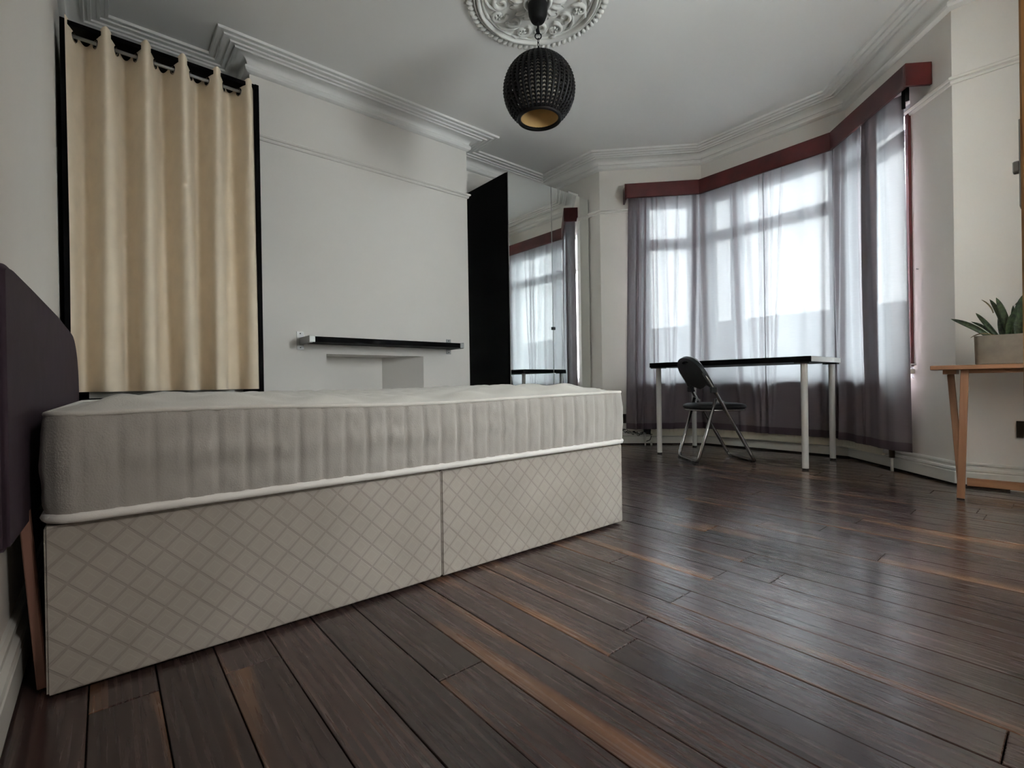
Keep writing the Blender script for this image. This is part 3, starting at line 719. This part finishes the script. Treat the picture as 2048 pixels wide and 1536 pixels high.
# woven globe: chevron cords wound round 36 twisted uprights, open at the bottom, with gaps one can see through
th_top, th_bot = math.radians(12), math.radians(180-36)
NR, NC = 25, 36
wv = MB()
for r_ in range(NR):
    th = th_top+(th_bot-th_top)*r_/(NR-1)
    pts = []
    for k in range(NC*4):
        a = 2*PI*k/(NC*4); ph_ = (k % 4)/4.0
        rr_ = LR+(.003 if k % 4 == 2 else (-.001 if k % 4 == 0 else .001))
        t2 = th+(-.020 if k % 4 == 2 else (.012 if k % 4 == 0 else 0))
        pts.append((RC[0]+rr_*math.sin(t2)*math.cos(a), RC[1]+rr_*math.sin(t2)*math.sin(a), LZ+rr_*math.cos(t2)))
    wv.tube(pts, .0050, 5, closed=True)
wv.build('woven_cord', 'rope', lamp, smooth=True)
up = MB()
for k in range(NC):
    a = 2*PI*k/NC; n_ = 50
    up.tube([(RC[0]+LR*math.sin(t)*math.cos(a), RC[1]+LR*math.sin(t)*math.sin(a), LZ+LR*math.cos(t)) for t in [th_top+(th_bot-th_top)*i/n_ for i in range(n_+1)]],
            [(.0088+.0022*math.cos(2*PI*i*(NR-1)/n_))*(.35+.65*math.sin(th_top+(th_bot-th_top)*i/n_)) for i in range(n_+1)], 6)
up.build('upright_cords', 'rope', lamp, smooth=True)
rb = LR*math.sin(th_bot); zb = LZ+LR*math.cos(th_bot)
MB().tube([(RC[0]+(rb+.002)*math.cos(a), RC[1]+(rb+.002)*math.sin(a), zb) for a in [2*PI*i/60 for i in range(60)]], .011, 8, closed=True).build('bottom_rim', 'rope', lamp, smooth=True)
MB().lathe([(.001, .190), (.05, .186), (.06, .176)], (*RC, LZ), 24).build('top_cap', 'cup', lamp, smooth=True)
inn = MB().lathe([(rb-.006, zb-LZ+.006), (rb-.004, zb-LZ+.03), (rb-.004, .11), (.05, .15)], (*RC, LZ), 40).build('inner_shade', 'gold', lamp, smooth=True); inn['label'] = 'tan inner cylinder'
po_ = MB().lathe([(rb-.002, zb-LZ+.012), (rb-.001, .108), (.05, .153)], (*RC, LZ), 40).build('inner_shade_paper', 'paper', lamp, smooth=True); po_['label'] = 'pale paper outside of the inner cylinder'

# ------------------------------------------------------------------ pelmet over the bay
def pel(d): return offset_path([lerp2(D, C_, .150), C_, B, lerp2(A, B, .235)], d)
pz0, pz1 = 2.272, 2.402
pin, pout = pel(.125), pel(.145)
pm = thing('pelmet', 'dark mahogany box pelmet running round the bay window above the curtains', 'pelmet', (pout[1][0], pout[1][1], pz0))
for i in range(3):
    MB().prism([pout[i], pout[i+1], pin[i+1], pin[i]], pz0, pz1).build('fascia_board', 'mahogany', pm, bevel=.002)
wl = pel(.002)
for i, j in ((0, 1), (3, 2)):
    d_ = (Vector(pout[j])-Vector(pout[i])).normalized()*.018
    MB().prism([(pout[i][0]-d_.x, pout[i][1]-d_.y), pout[i], wl[i], (wl[i][0]-d_.x, wl[i][1]-d_.y)], pz0-(.012 if i else 0), pz1).build('end_board', 'mahogany', pm, bevel=.002)
mid_, wl2 = pel(.124), pel(.002)
for i in range(3): MB().prism([mid_[i], mid_[i+1], wl2[i+1], wl2[i]], pz1-.016, pz1-.001).build('top_board', 'mahogany', pm)
tp_ = pel(.098)
ctr = thing('curtain_track', 'dark curtain track under the bay pelmet carrying the grey voiles', 'curtain rail', (tp_[1][0], tp_[1][1], 2.30))
tr = MB()
for i in range(3):
    tr.bar((*tp_[i], 2.327), (*tp_[i+1], 2.327), .014, .024)
tr.build('track', 'black_plastic', ctr)
for i in range(2):
    q_ = lerp2(D, C_, .21+i*.03); n_ = Vector((-(C_[1]-D[1]), C_[0]-D[0])).normalized()
    MB().bar((q_[0]+n_.x*.085, q_[1]+n_.y*.085, 2.31), (q_[0]+n_.x*.085, q_[1]+n_.y*.085, 2.225-.03*i), .018, .012).build('end_stop', 'cup', ctr, bevel=.002)

# ------------------------------------------------------------------ grey voile curtains
RAW = [A, B, C_, D]
def off_from(d): 
    p = offset_path([D, C_, B, A], d); return p[::-1]
LAB = [math.dist(A, B), math.dist(B, C_), math.dist(C_, D)]
def bay_point(s, d):                                 # s: 0..LAB sum from the left corner A, d: distance into the room; corners blended
    def raw(s):
        if s <= LAB[0]: p = lerp2(A, B, s); k = 0
        elif s <= LAB[0]+LAB[1]: p = lerp2(B, C_, s-LAB[0]); k = 1
        else: p = lerp2(C_, D, s-LAB[0]-LAB[1]); k = 2
        return p
    def nrm(k):
        a, b = ((A, B), (B, C_), (C_, D))[k]; t = Vector((b[0]-a[0], b[1]-a[1])).normalized(); return Vector((t.y, -t.x))
    p = Vector(raw(s)); bl = .07
    s1, s2 = LAB[0], LAB[0]+LAB[1]
    w1 = smoothstep(s1-bl, s1+bl, s); w2 = smoothstep(s2-bl, s2+bl, s)
    n = nrm(0)*(1-w1)+nrm(1)*(w1-w2)+nrm(2)*w2
    n = n/ max(.3, n.length)*(1.0 if n.length > .99 else 1.02)
    q = p+n*d; return q.x, q.y
def voile(s0, s1, label, folds, base=.098, amp=.010, per=.085, zb=(.165, .165), flare=(0, 0), bunch=None, gath=.6, ph=0.0, nu=220, ret=0.0, retl=0.0, double=False):
    o = thing('voile_curtain', label, 'curtain', (*bay_point((s0+s1)/2, base), zb[0]), 0, 'grey voile curtains in the bay')
    zt = 2.318
    def disp(s, z):
        t = (zt-z)/(zt-.16)
        d = amp*(.55+.45*math.sin(1.3*s*6))*math.sin(2*PI*s/per+ph+.5*math.sin(2.2*t+s*5))*(.65+.35*t)
        d += amp*.35*math.sin(2*PI*s/(per*.43)+1.7*ph)*max(0, 1-t*1.6)
        for c, a, wd, lean in folds: d += a*math.exp(-((s-c-lean*t)/wd)**2)*(gath+(1-gath)*math.sin(PI*min(1, t*1.1+.05)))
        if bunch:
            b0, b1, ba, bp = bunch; m_ = smoothstep(b0-.02, b0+.01, s)*(1-smoothstep(b1-.02, b1+.02, s))
            d += m_*ba*math.sin(2*PI*(s-b0)/bp+.8*t)
        k_ = max(smoothstep(s1-.11, s1-.01, s)*ret, (1-smoothstep(s0+.005, s0+.075, s))*retl)
        return (base+max(-.007, min(.030+.035*max(0, t), d)))*(1-k_)+.028*k_
    def fn(u, v, dz=0.0, z_lo=None, z_hi=None, push=0.0):
        zlo = zb[0]+(zb[1]-zb[0])*u
        z = (zlo+(zt-zlo)*v) if z_lo is None else zlo+(z_hi)*v
        t = (zt-z)/(zt-.16)
        s = s0+(s1-s0)*u - flare[0]*t*(1-u)+flare[1]*t*u
        x, y = bay_point(s, disp(s0+(s1-s0)*u, z)+push)
        return (x, y, z)
    mb = MB(); mb.grid(fn, nu, 44); mb.build('cloth', 'sheer', o, smooth=True)
    if double:
        mb = MB(); mb.grid(lambda u, v: fn(u*.48, .02+.98*v, push=-.006), 100, 30); mb.build('folded_back_layer', 'sheer', o, smooth=True)
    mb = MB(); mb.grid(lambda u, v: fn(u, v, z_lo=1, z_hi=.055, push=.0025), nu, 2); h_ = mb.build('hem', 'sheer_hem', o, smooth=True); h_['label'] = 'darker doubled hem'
    return o
S1, S2 = LAB[0], LAB[0]+LAB[1]
voile(.262, S1-.01, 'grey voile curtain on left cheek of bay, bunched dark beside the wall', [(.455, .035, .014, .03), (.50, .030, .008, .02), (.565, .040, .020, .05), (.70, .030, .014, -.06), (.86, .045, .022, -.05)], bunch=(.262, .41, .030, .062), amp=.007, per=.14, zb=(.150, .160), flare=(.05, 0), retl=1.0)
voile(S1-.012, S1+.60, 'flat grey voile curtain on bay front, left half, behind the chair', [(S1+.05, .035, .030, .03), (S1+.17, .022, .05, .05), (S1+.345, .036, .018, .05), (S1+.44, .040, .026, .09), (S1+.575, .036, .014, -.01)], amp=.005, per=.21, ph=1.0, zb=(.160, .152))
voile(S1+.592, S2+.03, 'grey voile curtain on bay front, right half, above the desk end', [(S1+.615, .040, .012, .01), (S1+.665, .020, .010, -.03), (S1+.745, .024, .009, -.10), (S1+.90, .020, .05, .04), (S1+1.06, .038, .026, -.03), (S1+1.12, .030, .012, .0)], amp=.005, per=.23, ph=2.2, zb=(.152, .150))
voile(S2+.022, S2+.338, 'bright grey voile curtain on right cheek of bay beside the desk leg', [(S2+.07, .042, .024, .02), (S2+.15, .030, .016, -.05), (S2+.24, .030, .04, .02), (S2+.32, .022, .010, 0)], amp=.008, per=.13, ph=.4, zb=(.150, .145), flare=(.0, .03))
voile(S2+.362, S2+.668, 'rightmost grey voile curtain of bay, hanging flat with a dark side edge', [(S2+.385, .030, .014, 0), (S2+.47, .026, .03, .04), (S2+.60, .022, .02, .01)], amp=.006, per=.15, ph=2.0, zb=(.148, .140), flare=(0, .035), base=.106, ret=.75, double=True)
# brown window lining on the right cheek, with the white stop of the sill under it
lt = MB()
P_ = lambda s, o_: PR(s, o_)
lt.prism([P_(.305, 0), P_(.330, 0), P_(.330, .018), P_(.305, .018)], .66, 2.20)
struct(lt.build('trim_5', 'mahogany', bevel=.002))
lt = MB(); lt.prism([P_(.300, 0), P_(.340, 0), P_(.340, .03), P_(.300, .03)], .615, .645); struct(lt.build('trim_6', 'gloss_white', bevel=.003))
hk = MB(); q_ = P_(.295, 0); n_ = Vector((P_(.295, 1)[0]-q_[0], P_(.295, 1)[1]-q_[1]))
hk.tube([(q_[0], q_[1], .672), (q_[0]+n_.x*.03, q_[1]+n_.y*.03, .672), (q_[0]+n_.x*.03, q_[1]+n_.y*.03, .652)], .006, 8)
tag(hk.build('tieback_hook', 'steel'), 'small dark metal tieback hook at foot of the brown window lining', 'hook')
nl = MB(); q_ = P_(.262, 0); nl.tube([(q_[0], q_[1], 1.243), (q_[0]+n_.x*.012, q_[1]+n_.y*.012, 1.245)], .003, 6)
tag(nl.build('nail', 'steel'), 'tiny nail in the white wall right of the bay curtains', 'nail')

# ------------------------------------------------------------------ faceted radiator under the bay windows
ro0 = offset_path([lerp2(D, C_, .50), C_, B, lerp2(B, A, .50)], .024)
rad = thing('radiator', 'cream faceted panel radiator following the bay under the curtains', 'radiator', (ro0[1][0]+.05, 1.7, .10))
for i in range(3):
    p, q = Vector(ro0[i]), Vector(ro0[i+1]); d = (q-p); Ln = d.length; d.normalize(); n = Vector((-d.y, d.x))
    k0, k1 = (.0 if i == 0 else .004), Ln-(0 if i == 2 else .004)
    nf = int((k1-k0)/.034)
    mb = MB()
    def rf(u, v):
        s = k0+(k1-k0)*u; f = (u*nf) % 1.0; d_ = .038+.007*(math.sin(PI*f)**.5 if 0 < f < 1 else 0)
        zz = .095+.405*v; d_ *= 1.0
        if v < .06 or v > .94: d_ = .042
        return (p.x+d.x*s+n.x*d_, p.y+d.y*s+n.y*d_, zz)
    mb.grid(rf, nf*6, 18)
    mb.prism([(p.x+d.x*k0, p.y+d.y*k0), (p.x+d.x*k1, p.y+d.y*k1), (p.x+d.x*k1+n.x*.034, p.y+d.y*k1+n.y*.034), (p.x+d.x*k0+n.x*.034, p.y+d.y*k0+n.y*.034)], .095, .50)
    autosmooth(mb.build('panel', 'radiator', rad), 50)
    MB().prism([(p.x+d.x*k0+n.x*.028, p.y+d.y*k0+n.y*.028), (p.x+d.x*k1+n.x*.028, p.y+d.y*k1+n.y*.028), (p.x+d.x*k1+n.x*.047, p.y+d.y*k1+n.y*.047), (p.x+d.x*k0+n.x*.047, p.y+d.y*k0+n.y*.047)], .090, .100).build('bottom_seam', 'radiator', rad)
p = Vector(ro0[0]); d = (Vector(ro0[1])-p).normalized(); n = Vector((-d.y, d.x))
vp_ = lambda s, z, o_=.03: (p.x+d.x*s+n.x*o_, p.y+d.y*s+n.y*o_, z)
MB().tube([vp_(.0, .118), vp_(-.03, .118), vp_(-.055, .118)], [.012, .016, .010], 10).build('valve', 'gloss_white', rad, smooth=True)
MB().tube([vp_(-.068, .085), vp_(-.068, .16)], .016, 10).build('valve_body', 'dark_brass', rad, smooth=True)
MB().tube([vp_(-.068, .0), vp_(-.068, .086)], .009, 10).build('pipe', 'desk_white', rad, smooth=True)
p = Vector(ro0[3]); d = (Vector(ro0[2])-p).normalized(); n = Vector((d.y, -d.x))
vq_ = lambda s, z, o_=.03: (p.x+d.x*s+n.x*o_, p.y+d.y*s+n.y*o_, z)
MB().tube([vq_(0, .112), vq_(-.05, .112)], .010, 8).build('valve_body', 'dark_brass', rad)
MB().tube([vq_(-.05, .0), vq_(-.05, .130)], .007, 10).build('pipe', 'desk_white', rad, smooth=True)
MB().tube([vq_(.005, .0), vq_(.005, .03)], .010, 10).build('pipe', 'desk_white', rad, smooth=True)

# ------------------------------------------------------------------ desk
du = Vector((-.021, 1, 0)).normalized(); dw = Vector((1, .021, 0)).normalized()
DO = Vector((3.768, 1.730, 0))
dk = thing('desk', 'black-topped desk on four white tube legs in front of the bay window', 'desk', DO)
lx_, ly_ = .285, .535
for sx in (-1, 1):
    for sy in (-1, 1):
        c = DO+dw*(sx*lx_)+du*(sy*ly_)
        lg = MB().lathe([(.001, .008), (.0195, .008), (.0205, .70), (.001, .70)], c, 20).build('leg', 'desk_white', dk, smooth=False); autosmooth(lg, 50)
        MB().lathe([(.001, 0), (.019, 0), (.020, .012), (.001, .012)], c, 16).build('foot', 'black_plastic', lg)
        MB().box((c.x-.045, c.y-.045, .697), (c.x+.045, c.y+.045, .7055)).build('mounting_plate', 'black_plastic', lg, bevel=.001)
hx, hy = lx_+.045, ly_+.055
cr4 = [DO+dw*(-hx)+du*(-hy), DO+dw*hx+du*(-hy), DO+dw*hx+du*hy, DO+dw*(-hx)+du*hy]
MB().prism([(c.x, c.y) for c in cr4], .7055, .742).build('tabletop', 'black_wood', dk, bevel=.0015)
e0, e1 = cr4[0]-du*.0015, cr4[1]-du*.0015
eb = MB().prism([(e0.x+.004, e0.y), (e1.x, e1.y), (e1.x+du.x*.001, e1.y+du.y*.001), (e0.x+.004+du.x*.001, e0.y+du.y*.001)], .7065, .741).build('edge_sheen', 'desk_white', dk); eb['label'] = 'pale painted sheen on the end edge'  # pale strip paints the window sheen on the black end edge

# ------------------------------------------------------------------ folding chair
CHA = math.atan2(-.593, .805)
chr_ = thing('folding_chair', 'black and chrome folding chair facing the desk', 'chair', (3.487, 1.80, 0), CHA)
def cb(mb, nm, mat, par=chr_, **k): return mb.build(nm, mat, par, local=True, **k)
tr_ = .0122
# main frame: floor bar at the front, up and back to the backrest loop
def mainline(t): return (.207-.372*t, .008+.652*t)   # (a, z) along the slanted tube, t=1 at z .66
loop = []
a0, z0 = mainline(0)
half = [(a0, .135, z0+.004), (a0, .178, z0+.004), (mainline(.06)[0], .186, mainline(.06)[1]), (mainline(.5)[0], .186, mainline(.5)[1]), (mainline(.86)[0], .184, mainline(.86)[1])]
top = [(-.158-.030*math.sin(q), .184*math.cos(q), .640+.122*math.sin(q)) for q in [PI*i/16 for i in range(17)]]
right = [(a, -b, z) for a, b, z in half]
pts = path_round([(a0, 0, z0+.004)] + [(a0, .178, z0+.004), half[2], half[3], half[4]], .05) + [Vector(t) for t in top] + path_round([right[4], right[3], right[2], (a0, -.178, z0+.004), (a0, -.01, z0+.004)], .05)
cb(MB().tube(pts, tr_, 10, closed=True), 'main_frame', 'chrome', smooth=True)
# rear legs
rl = [(-.070, .168, .462), (-.205, .168, .012), (-.205, -.168, .012), (-.070, -.168, .462)]
cb(MB().tube(path_round(rl, .055), tr_, 10), 'rear_leg', 'chrome', smooth=True)
# backrest panel with a hand slot; wraps the tube loop
tdir = Vector((-.372, 0, .652)).normalized(); bdir = Vector((0, 1, 0)); nrm_ = bdir.cross(tdir)
base = Vector((-.075, 0, .505))
def bp(b, t): return base + bdir*b + tdir*t
outl = []
for i in range(33):
    q = PI*i/32; outl.append((.197*math.cos(q), .165+.140*math.sin(q)))
outl += [(-.192, .07), (-.186, .0), (-.172, .0), (-.165, .055), (-.135, .078), (-.08, .052), (0, .035), (.08, .052), (.135, .078), (.165, .055), (.172, .0), (.186, .0), (.192, .07)]
slot = [(.055*math.cos(2*PI*i/20), .262+.013*math.sin(2*PI*i/20)) for i in range(20)]
m2 = MB()
def ring_edges(lst):
    vs = [m2.bm.verts.new(bp(b, t)) for b, t in lst]; return [m2.bm.edges.new((vs[i], vs[(i+1) % len(vs)])) for i in range(len(vs))]
ed = ring_edges(outl)+ring_edges(slot)
bmesh.ops.triangle_fill(m2.bm, edges=ed, use_beauty=True)
bmesh.ops.translate(m2.bm, verts=m2.bm.verts, vec=nrm_*.013)
ex = bmesh.ops.extrude_face_region(m2.bm, geom=m2.bm.faces[:]); bmesh.ops.translate(m2.bm, verts=[v for v in ex['geom'] if isinstance(v, bmesh.types.BMVert)], vec=-nrm_*.026)
for v in m2.bm.verts: v.co += nrm_*(-.12*(v.co.y**2)*0) 
bk = cb(m2, 'backrest', 'black_plastic'); autosmooth(bk, 40)
for b_ in (-.075, .075):
    cc_ = bp(b_, .17); cb(MB().tube([cc_-nrm_*.0145, cc_+nrm_*.0145], .004, 8), 'rivet', 'black_vinyl', bk)
# seat pad and its rim
def seat_o(q, ra, rb): 
    c, s_ = math.cos(q), math.sin(q); e = .62
    return (math.copysign(abs(c)**e, c)*ra, math.copysign(abs(s_)**e, s_)*rb)
m2 = MB(); rows = []
for sc_, zz in ((.02, .384), (.90, .384), (.99, .391), (1.0, .402), (.97, .414), (.86, .423), (.5, .428), (.02, .429)):
    row = []
    for i in range(48):
        a, b = seat_o(2*PI*i/48, .206*sc_, .182*sc_); row.append(m2.bm.verts.new((a, b, zz - .012*smoothstep(-.05, .2, -a)*0 + (.008*(-a/.19) if False else 0))))
    rows.append(row)
for r0_, r1_ in zip(rows, rows[1:]):
    for i in range(48): m2.bm.faces.new((r0_[i], r0_[(i+1) % 48], r1_[(i+1) % 48], r1_[i]))
m2.bm.faces.new(rows[0][::-1]); m2.bm.faces.new(rows[-1])
cb(m2, 'seat', 'black_vinyl', smooth=True)
cb(MB().tube([(*seat_o(2*PI*i/48, .194, .174), .379) for i in range(48)], .006, 6, closed=True), 'seat_frame', 'chrome', smooth=True)
for sg in (-1, 1):
    cb(MB().bar((-.072, sg*.172, .455), (-.020, sg*.184, .435), .006, .022), 'link_plate', 'steel', bevel=.001)
    cb(MB().box((-.118, sg*.186-.012, .505), (-.070, sg*.186+.012, .548)), 'stop_block', 'black_plastic', bevel=.004)
    for aa in (a0, -.205):
        cb(MB().bar((aa, sg*.115, .009), (aa, sg*.155, .009), .028, .018), 'foot_cap', 'black_plastic', bevel=.003)

# ------------------------------------------------------------------ console table with the planter
CA = math.radians(5)
tb = thing('console_table', 'narrow oiled wood console table with slanting legs by the right wall', 'table', (3.163, .40, 0))
wdir = Vector((math.sin(CA), -math.cos(CA), 0)); odir = Vector((-math.cos(CA), -math.sin(CA), 0))   # along the wall to the right, out from the wall
c0 = Vector((3.135, .502, 0)); TL, TD, TZ = .80, .30, .650
cs = [c0, c0+wdir*TL, c0+wdir*TL-odir*TD, c0-odir*TD]
MB().prism([(c.x, c.y) for c in cs], TZ-.021, TZ).build('tabletop', 'pine_y', tb, bevel=.002)
for al in (0.045, TL-.085):
    q_ = [c0+wdir*al-odir*.035, c0+wdir*(al+.05)-odir*.035, c0+wdir*(al+.05)-odir*(TD-.01), c0+wdir*al-odir*(TD-.01)]
    MB().prism([(c.x, c.y) for c in q_], TZ-.043, TZ-.0215).build('cleat', 'pine_y', tb, bevel=.001)
fr_ = [c0+wdir*.125-odir*.05, c0+wdir*(TL-.125)-odir*.05, c0+wdir*(TL-.125)-odir*.068, c0+wdir*.125-odir*.068]
MB().prism([(c.x, c.y) for c in fr_], TZ-.040, TZ-.0215).build('apron', 'pine_y', tb, bevel=.001)
for al, sg in ((.125, -1), (TL-.125, 1)):
    top_ = c0+wdir*al-odir*.040; bot_ = c0+wdir*(al+sg*.020)-odir*.028
    MB().bar((top_.x, top_.y, TZ-.022), (bot_.x, bot_.y, .006), .030, .030, wdir).build('front_leg', 'pine_z', tb, bevel=.002)
    MB().bar((bot_.x, bot_.y, 0), (bot_.x, bot_.y, .006), .028, .028, wdir).build('foot', 'black_plastic', tb)
    t2, b2 = c0+wdir*(al+sg*.060)-odir*.235, c0+wdir*(al+sg*.026)-odir*.285
    MB().bar((t2.x, t2.y, TZ-.043), (b2.x, b2.y, .0), .032, .028, wdir).build('rear_leg', 'pine_z', tb, bevel=.002)
s0_, s1_ = c0+wdir*.12-odir*.270, c0+wdir*(TL-.12)-odir*.270
MB().bar((s0_.x, s0_.y, .050), (s1_.x, s1_.y, .050), .020, .040).build('stretcher', 'pine_y', tb, bevel=.002)

pl_c = c0+wdir*.40-odir*.165
pb = thing('planter', 'rectangular grey concrete planter on the console table', 'planter', (pl_c.x, pl_c.y, TZ))
def rrect(hx_, hy_, r_, n_=6):
    out = []
    for cx_, cy_, a0_ in ((hx_-r_, hy_-r_, 0), (-hx_+r_, hy_-r_, PI/2), (-hx_+r_, -hy_+r_, PI), (hx_-r_, -hy_+r_, 1.5*PI)):
        for i in range(n_+1): a = a0_+i/n_*PI/2; out.append((cx_+r_*math.cos(a), cy_+r_*math.sin(a)))
    return out
m2 = MB(); rows = []
for hx_, hy_, zz in ((.236, .072, 0), (.240, .076, .004), (.243, .079, .140), (.232, .068, .140), (.230, .066, .118), (.01, .004, .118)):
    rows.append([m2.bm.verts.new((pl_c.x+wdir.x*a+odir.x*b, pl_c.y+wdir.y*a+odir.y*b, TZ+.0005+zz)) for a, b in rrect(hx_, hy_, min(.028, hy_*.6))])
n_ = len(rows[0])
for r0_, r1_ in zip(rows[:5], rows[1:5]):
    for i in range(n_): m2.bm.faces.new((r0_[i], r0_[(i+1) % n_], r1_[(i+1) % n_], r1_[i]))
m2.bm.faces.new(rows[0][::-1]); m2.bm.faces.new(rows[4]); bmesh.ops.delete(m2.bm, geom=rows[5], context='VERTS')
autosmooth(m2.build('trough', 'concrete', pb), 40)
MB().prism([(pl_c.x+wdir.x*a+odir.x*b, pl_c.y+wdir.y*a+odir.y*b) for a, b in rrect(.228, .064, .02)], TZ+.119, TZ+.128).build('soil', 'soil', pb)
sn = thing('snake_plant', 'dark green snake plant with pointed leaves growing in the concrete planter', 'plant', (pl_c.x, pl_c.y, TZ+.128))
def leaf(base, tip, wid, bend, tw=0.0, mat='leaf', depth=0.0, name='leaf'):
    b_ = Vector((3.30, base[0], base[1])) ; t_ = Vector((3.30+depth, tip[0], tip[1]))
    mid = (b_+t_)/2+Vector((0, bend[0], bend[1])); m2 = MB()
    nrm = Vector((-1, 0, 0))
    def fn(u, v):
        c = b_*(1-u)**2+mid*2*u*(1-u)+t_*u*u
        d = ((mid-b_)*(1-u)+(t_-mid)*u).normalized(); sx_ = d.cross(nrm).normalized()
        if tw: sx_ = (sx_*math.cos(tw*u)+nrm*math.sin(tw*u))
        wv_ = wid*(.55+.75*u-.2*u*u)*(1-u**3.2)**.8*.9+.0006
        k = (v-.5)*2
        return c+sx_*(k*wv_)+nrm*(-.35*wid*(1-k*k)*(1-u))
    m2.grid(fn, 14, 6)
    ob = m2.build(name, mat, sn, smooth=True)
    md = ob.modifiers.new('thick', 'SOLIDIFY'); md.thickness = .003
    return ob
zs = TZ+.125
leaf((.296, zs), (.444, .888), .017, (-.02, .012))
leaf((.272, zs), (.355, .910), .014, (-.005, .0), depth=.03)
leaf((.280, zs), (.374, .870), .010, (-.02, .01), depth=.05)
leaf((.245, zs), (.304, .970), .015, (-.015, .02), depth=.02)
leaf((.235, zs), (.279, .972), .018, (-.01, .01), depth=-.01)
leaf((.260, zs), (.262, .93), .015, (.012, 0), depth=.04)
leaf((.240, zs), (.205, .908), .018, (.02, .0), depth=-.05)
leaf((.205, zs), (.183, .978), .026, (.02, 0), depth=-.02)
leaf((.225, zs), (.225, .930), .012, (.0, 0), depth=.03)
leaf((.16, zs), (.10, .96), .022, (.01, 0), depth=.02)
leaf((.12, zs), (.13, .93), .020, (-.01, 0), depth=-.03)
leaf((.08, zs), (.02, .95), .021, (.01, 0), depth=.03)
leaf((.02, zs), (-.03, .92), .020, (.01, 0), depth=-.02)
for bs, tp2, bd_ in (((.275, zs+.012), (.372, .786), (.01, .035)), ((.29, .90), (.331, .970), (-.012, .01)), ((.215, .93), (.19, .955), (0, .005))):
    leaf(bs, tp2, .0035, bd_, mat='dry_leaf', name='dry_leaf')

# ------------------------------------------------------------------ sockets, cables, open door
def socket(lab, c, d, wd=.146, hh=.086):
    d = Vector((d[0], d[1], 0)).normalized(); n = Vector((-d.y, d.x, 0))
    o = thing('socket', lab, 'socket', c)
    c = Vector(c)
    def blk(a0_, a1_, z0_, z1_, o0_, o1_, nm, mat, par):
        q = [c+d*a0_+n*o0_, c+d*a1_+n*o0_, c+d*a1_+n*o1_, c+d*a0_+n*o1_]
        return MB().prism([(v.x, v.y) for v in q], c.z+z0_, c.z+z1_).build(nm, mat, par, bevel=.0015)
    p_ = blk(-wd/2, wd/2, -hh/2, hh/2, .001, .010, 'faceplate', 'socket', o)
    for k in (-.03, .03): blk(k-.008, k+.008, .012, .032, .010, .014, 'switch', 'black_plastic', o)
    return o
sdir = Vector((D[0]-STUB[0], D[1]-STUB[1]))
sp = lerp2(D, STUB, .300)
socket('black double socket on the right wall behind the console table', (sp[0]-.002, sp[1], .320), sdir)
lc = lerp2(A, B, .165)
socket('black socket on the wall between the bed foot and left bay curtain', (lc[0], lc[1], .245), Vector((A[0]-B[0], A[1]-B[1])), wd=.10)
rc = random.Random(5)
def cable(lab, s_a, s_b, z_a, z_b, col='cable', r_=.0035, n_=26, wig=.03):
    pts = []
    for i in range(n_):
        t = i/(n_-1); s_ = s_a+(s_b-s_a)*t+rc.uniform(-wig, wig)*.9; x, y = bay_point(s_, .055+rc.uniform(0, .06)); pts.append((x, y, z_a+(z_b-z_a)*t+rc.uniform(-wig, wig)*.55))
    sm = []
    for a_, b_, c_ in zip(pts, pts[1:], pts[2:]):
        sm += [tuple((Vector(a_)+Vector(b_))/2*(1-u)**2+Vector(b_)*2*u*(1-u)+(Vector(b_)+Vector(c_))/2*u*u) for u in (0, .33, .66)]
    return tag(MB().tube(sm, r_, 6).build('cable', col, smooth=True), lab, 'cable')
cable('black cable tangled behind the foot of the left bay curtain', .17, .44, .135, .115, n_=34)
cable('grey cable looping along the skirting beside the bed foot', .13, .40, .125, .11, 'steel', .003, 24, .022)
cable('thin black lead hanging in loops from the socket by the bed foot', .15, .36, .15, .10, 'cable', .0025, 18, .04)
cb_ = thing('cable_adaptor', 'black plug adaptor lying by the left end of the radiator', 'adaptor', (*bay_point(.40, .06), .125))
x, y = bay_point(.40, .06)
MB().box((x-.03, y-.025, .125), (x+.03, y+.025, .165)).build('body', 'black_plastic', cb_, bevel=.005)
MB().box((x-.016, y-.016, .165), (x+.016, y+.016, .18)).build('plug', 'black_plastic', cb_, bevel=.003)
MB().tube([(x, y, .13), (x+.02, y-.03, .09), (x+.01, y-.02, .05), (x-.03, y-.01, .04)], .004, 6).build('lead', 'cable', cb_, smooth=True)
# open pine door whose leading edge crosses the right border
dl = struct(MB().box((1.372, YR+.02, .008), (1.412, .080, 1.995)).build('door_1', 'door', bevel=.003))
for z0_, z1_ in ((.20, .88), (1.10, 1.85)):
    for y0_, y1_ in ((YR+.13, YR+.36), (YR+.44, -.03)):
        MB().box((1.3685, y0_, z0_), (1.3715, y1_, z1_)).build('door_panel', 'door', dl, bevel=.001)
MB().box((1.376, .0795, .93), (1.408, .0825, 1.10)).build('latch_plate', 'steel', dl, bevel=.0008)
MB().box((1.383, .082, 1.00), (1.401, .092, 1.022)).build('latch_bolt', 'steel', dl, bevel=.002)
MB().tube([(1.372, .02, 1.01), (1.325, .02, 1.01), (1.322, -.09, 1.01)], .009, 10).build('door_handle', 'steel', dl, smooth=True)
MB().tube([(1.412, .02, 1.01), (1.459, .02, 1.01), (1.462, -.09, 1.01)], .009, 10).build('door_handle', 'steel', dl, smooth=True)
for z_ in (.25, 1.75): MB().tube([(1.372, YR+.016, z_), (1.372, YR+.016, z_+.09)], .007, 8).build('hinge', 'steel', dl)
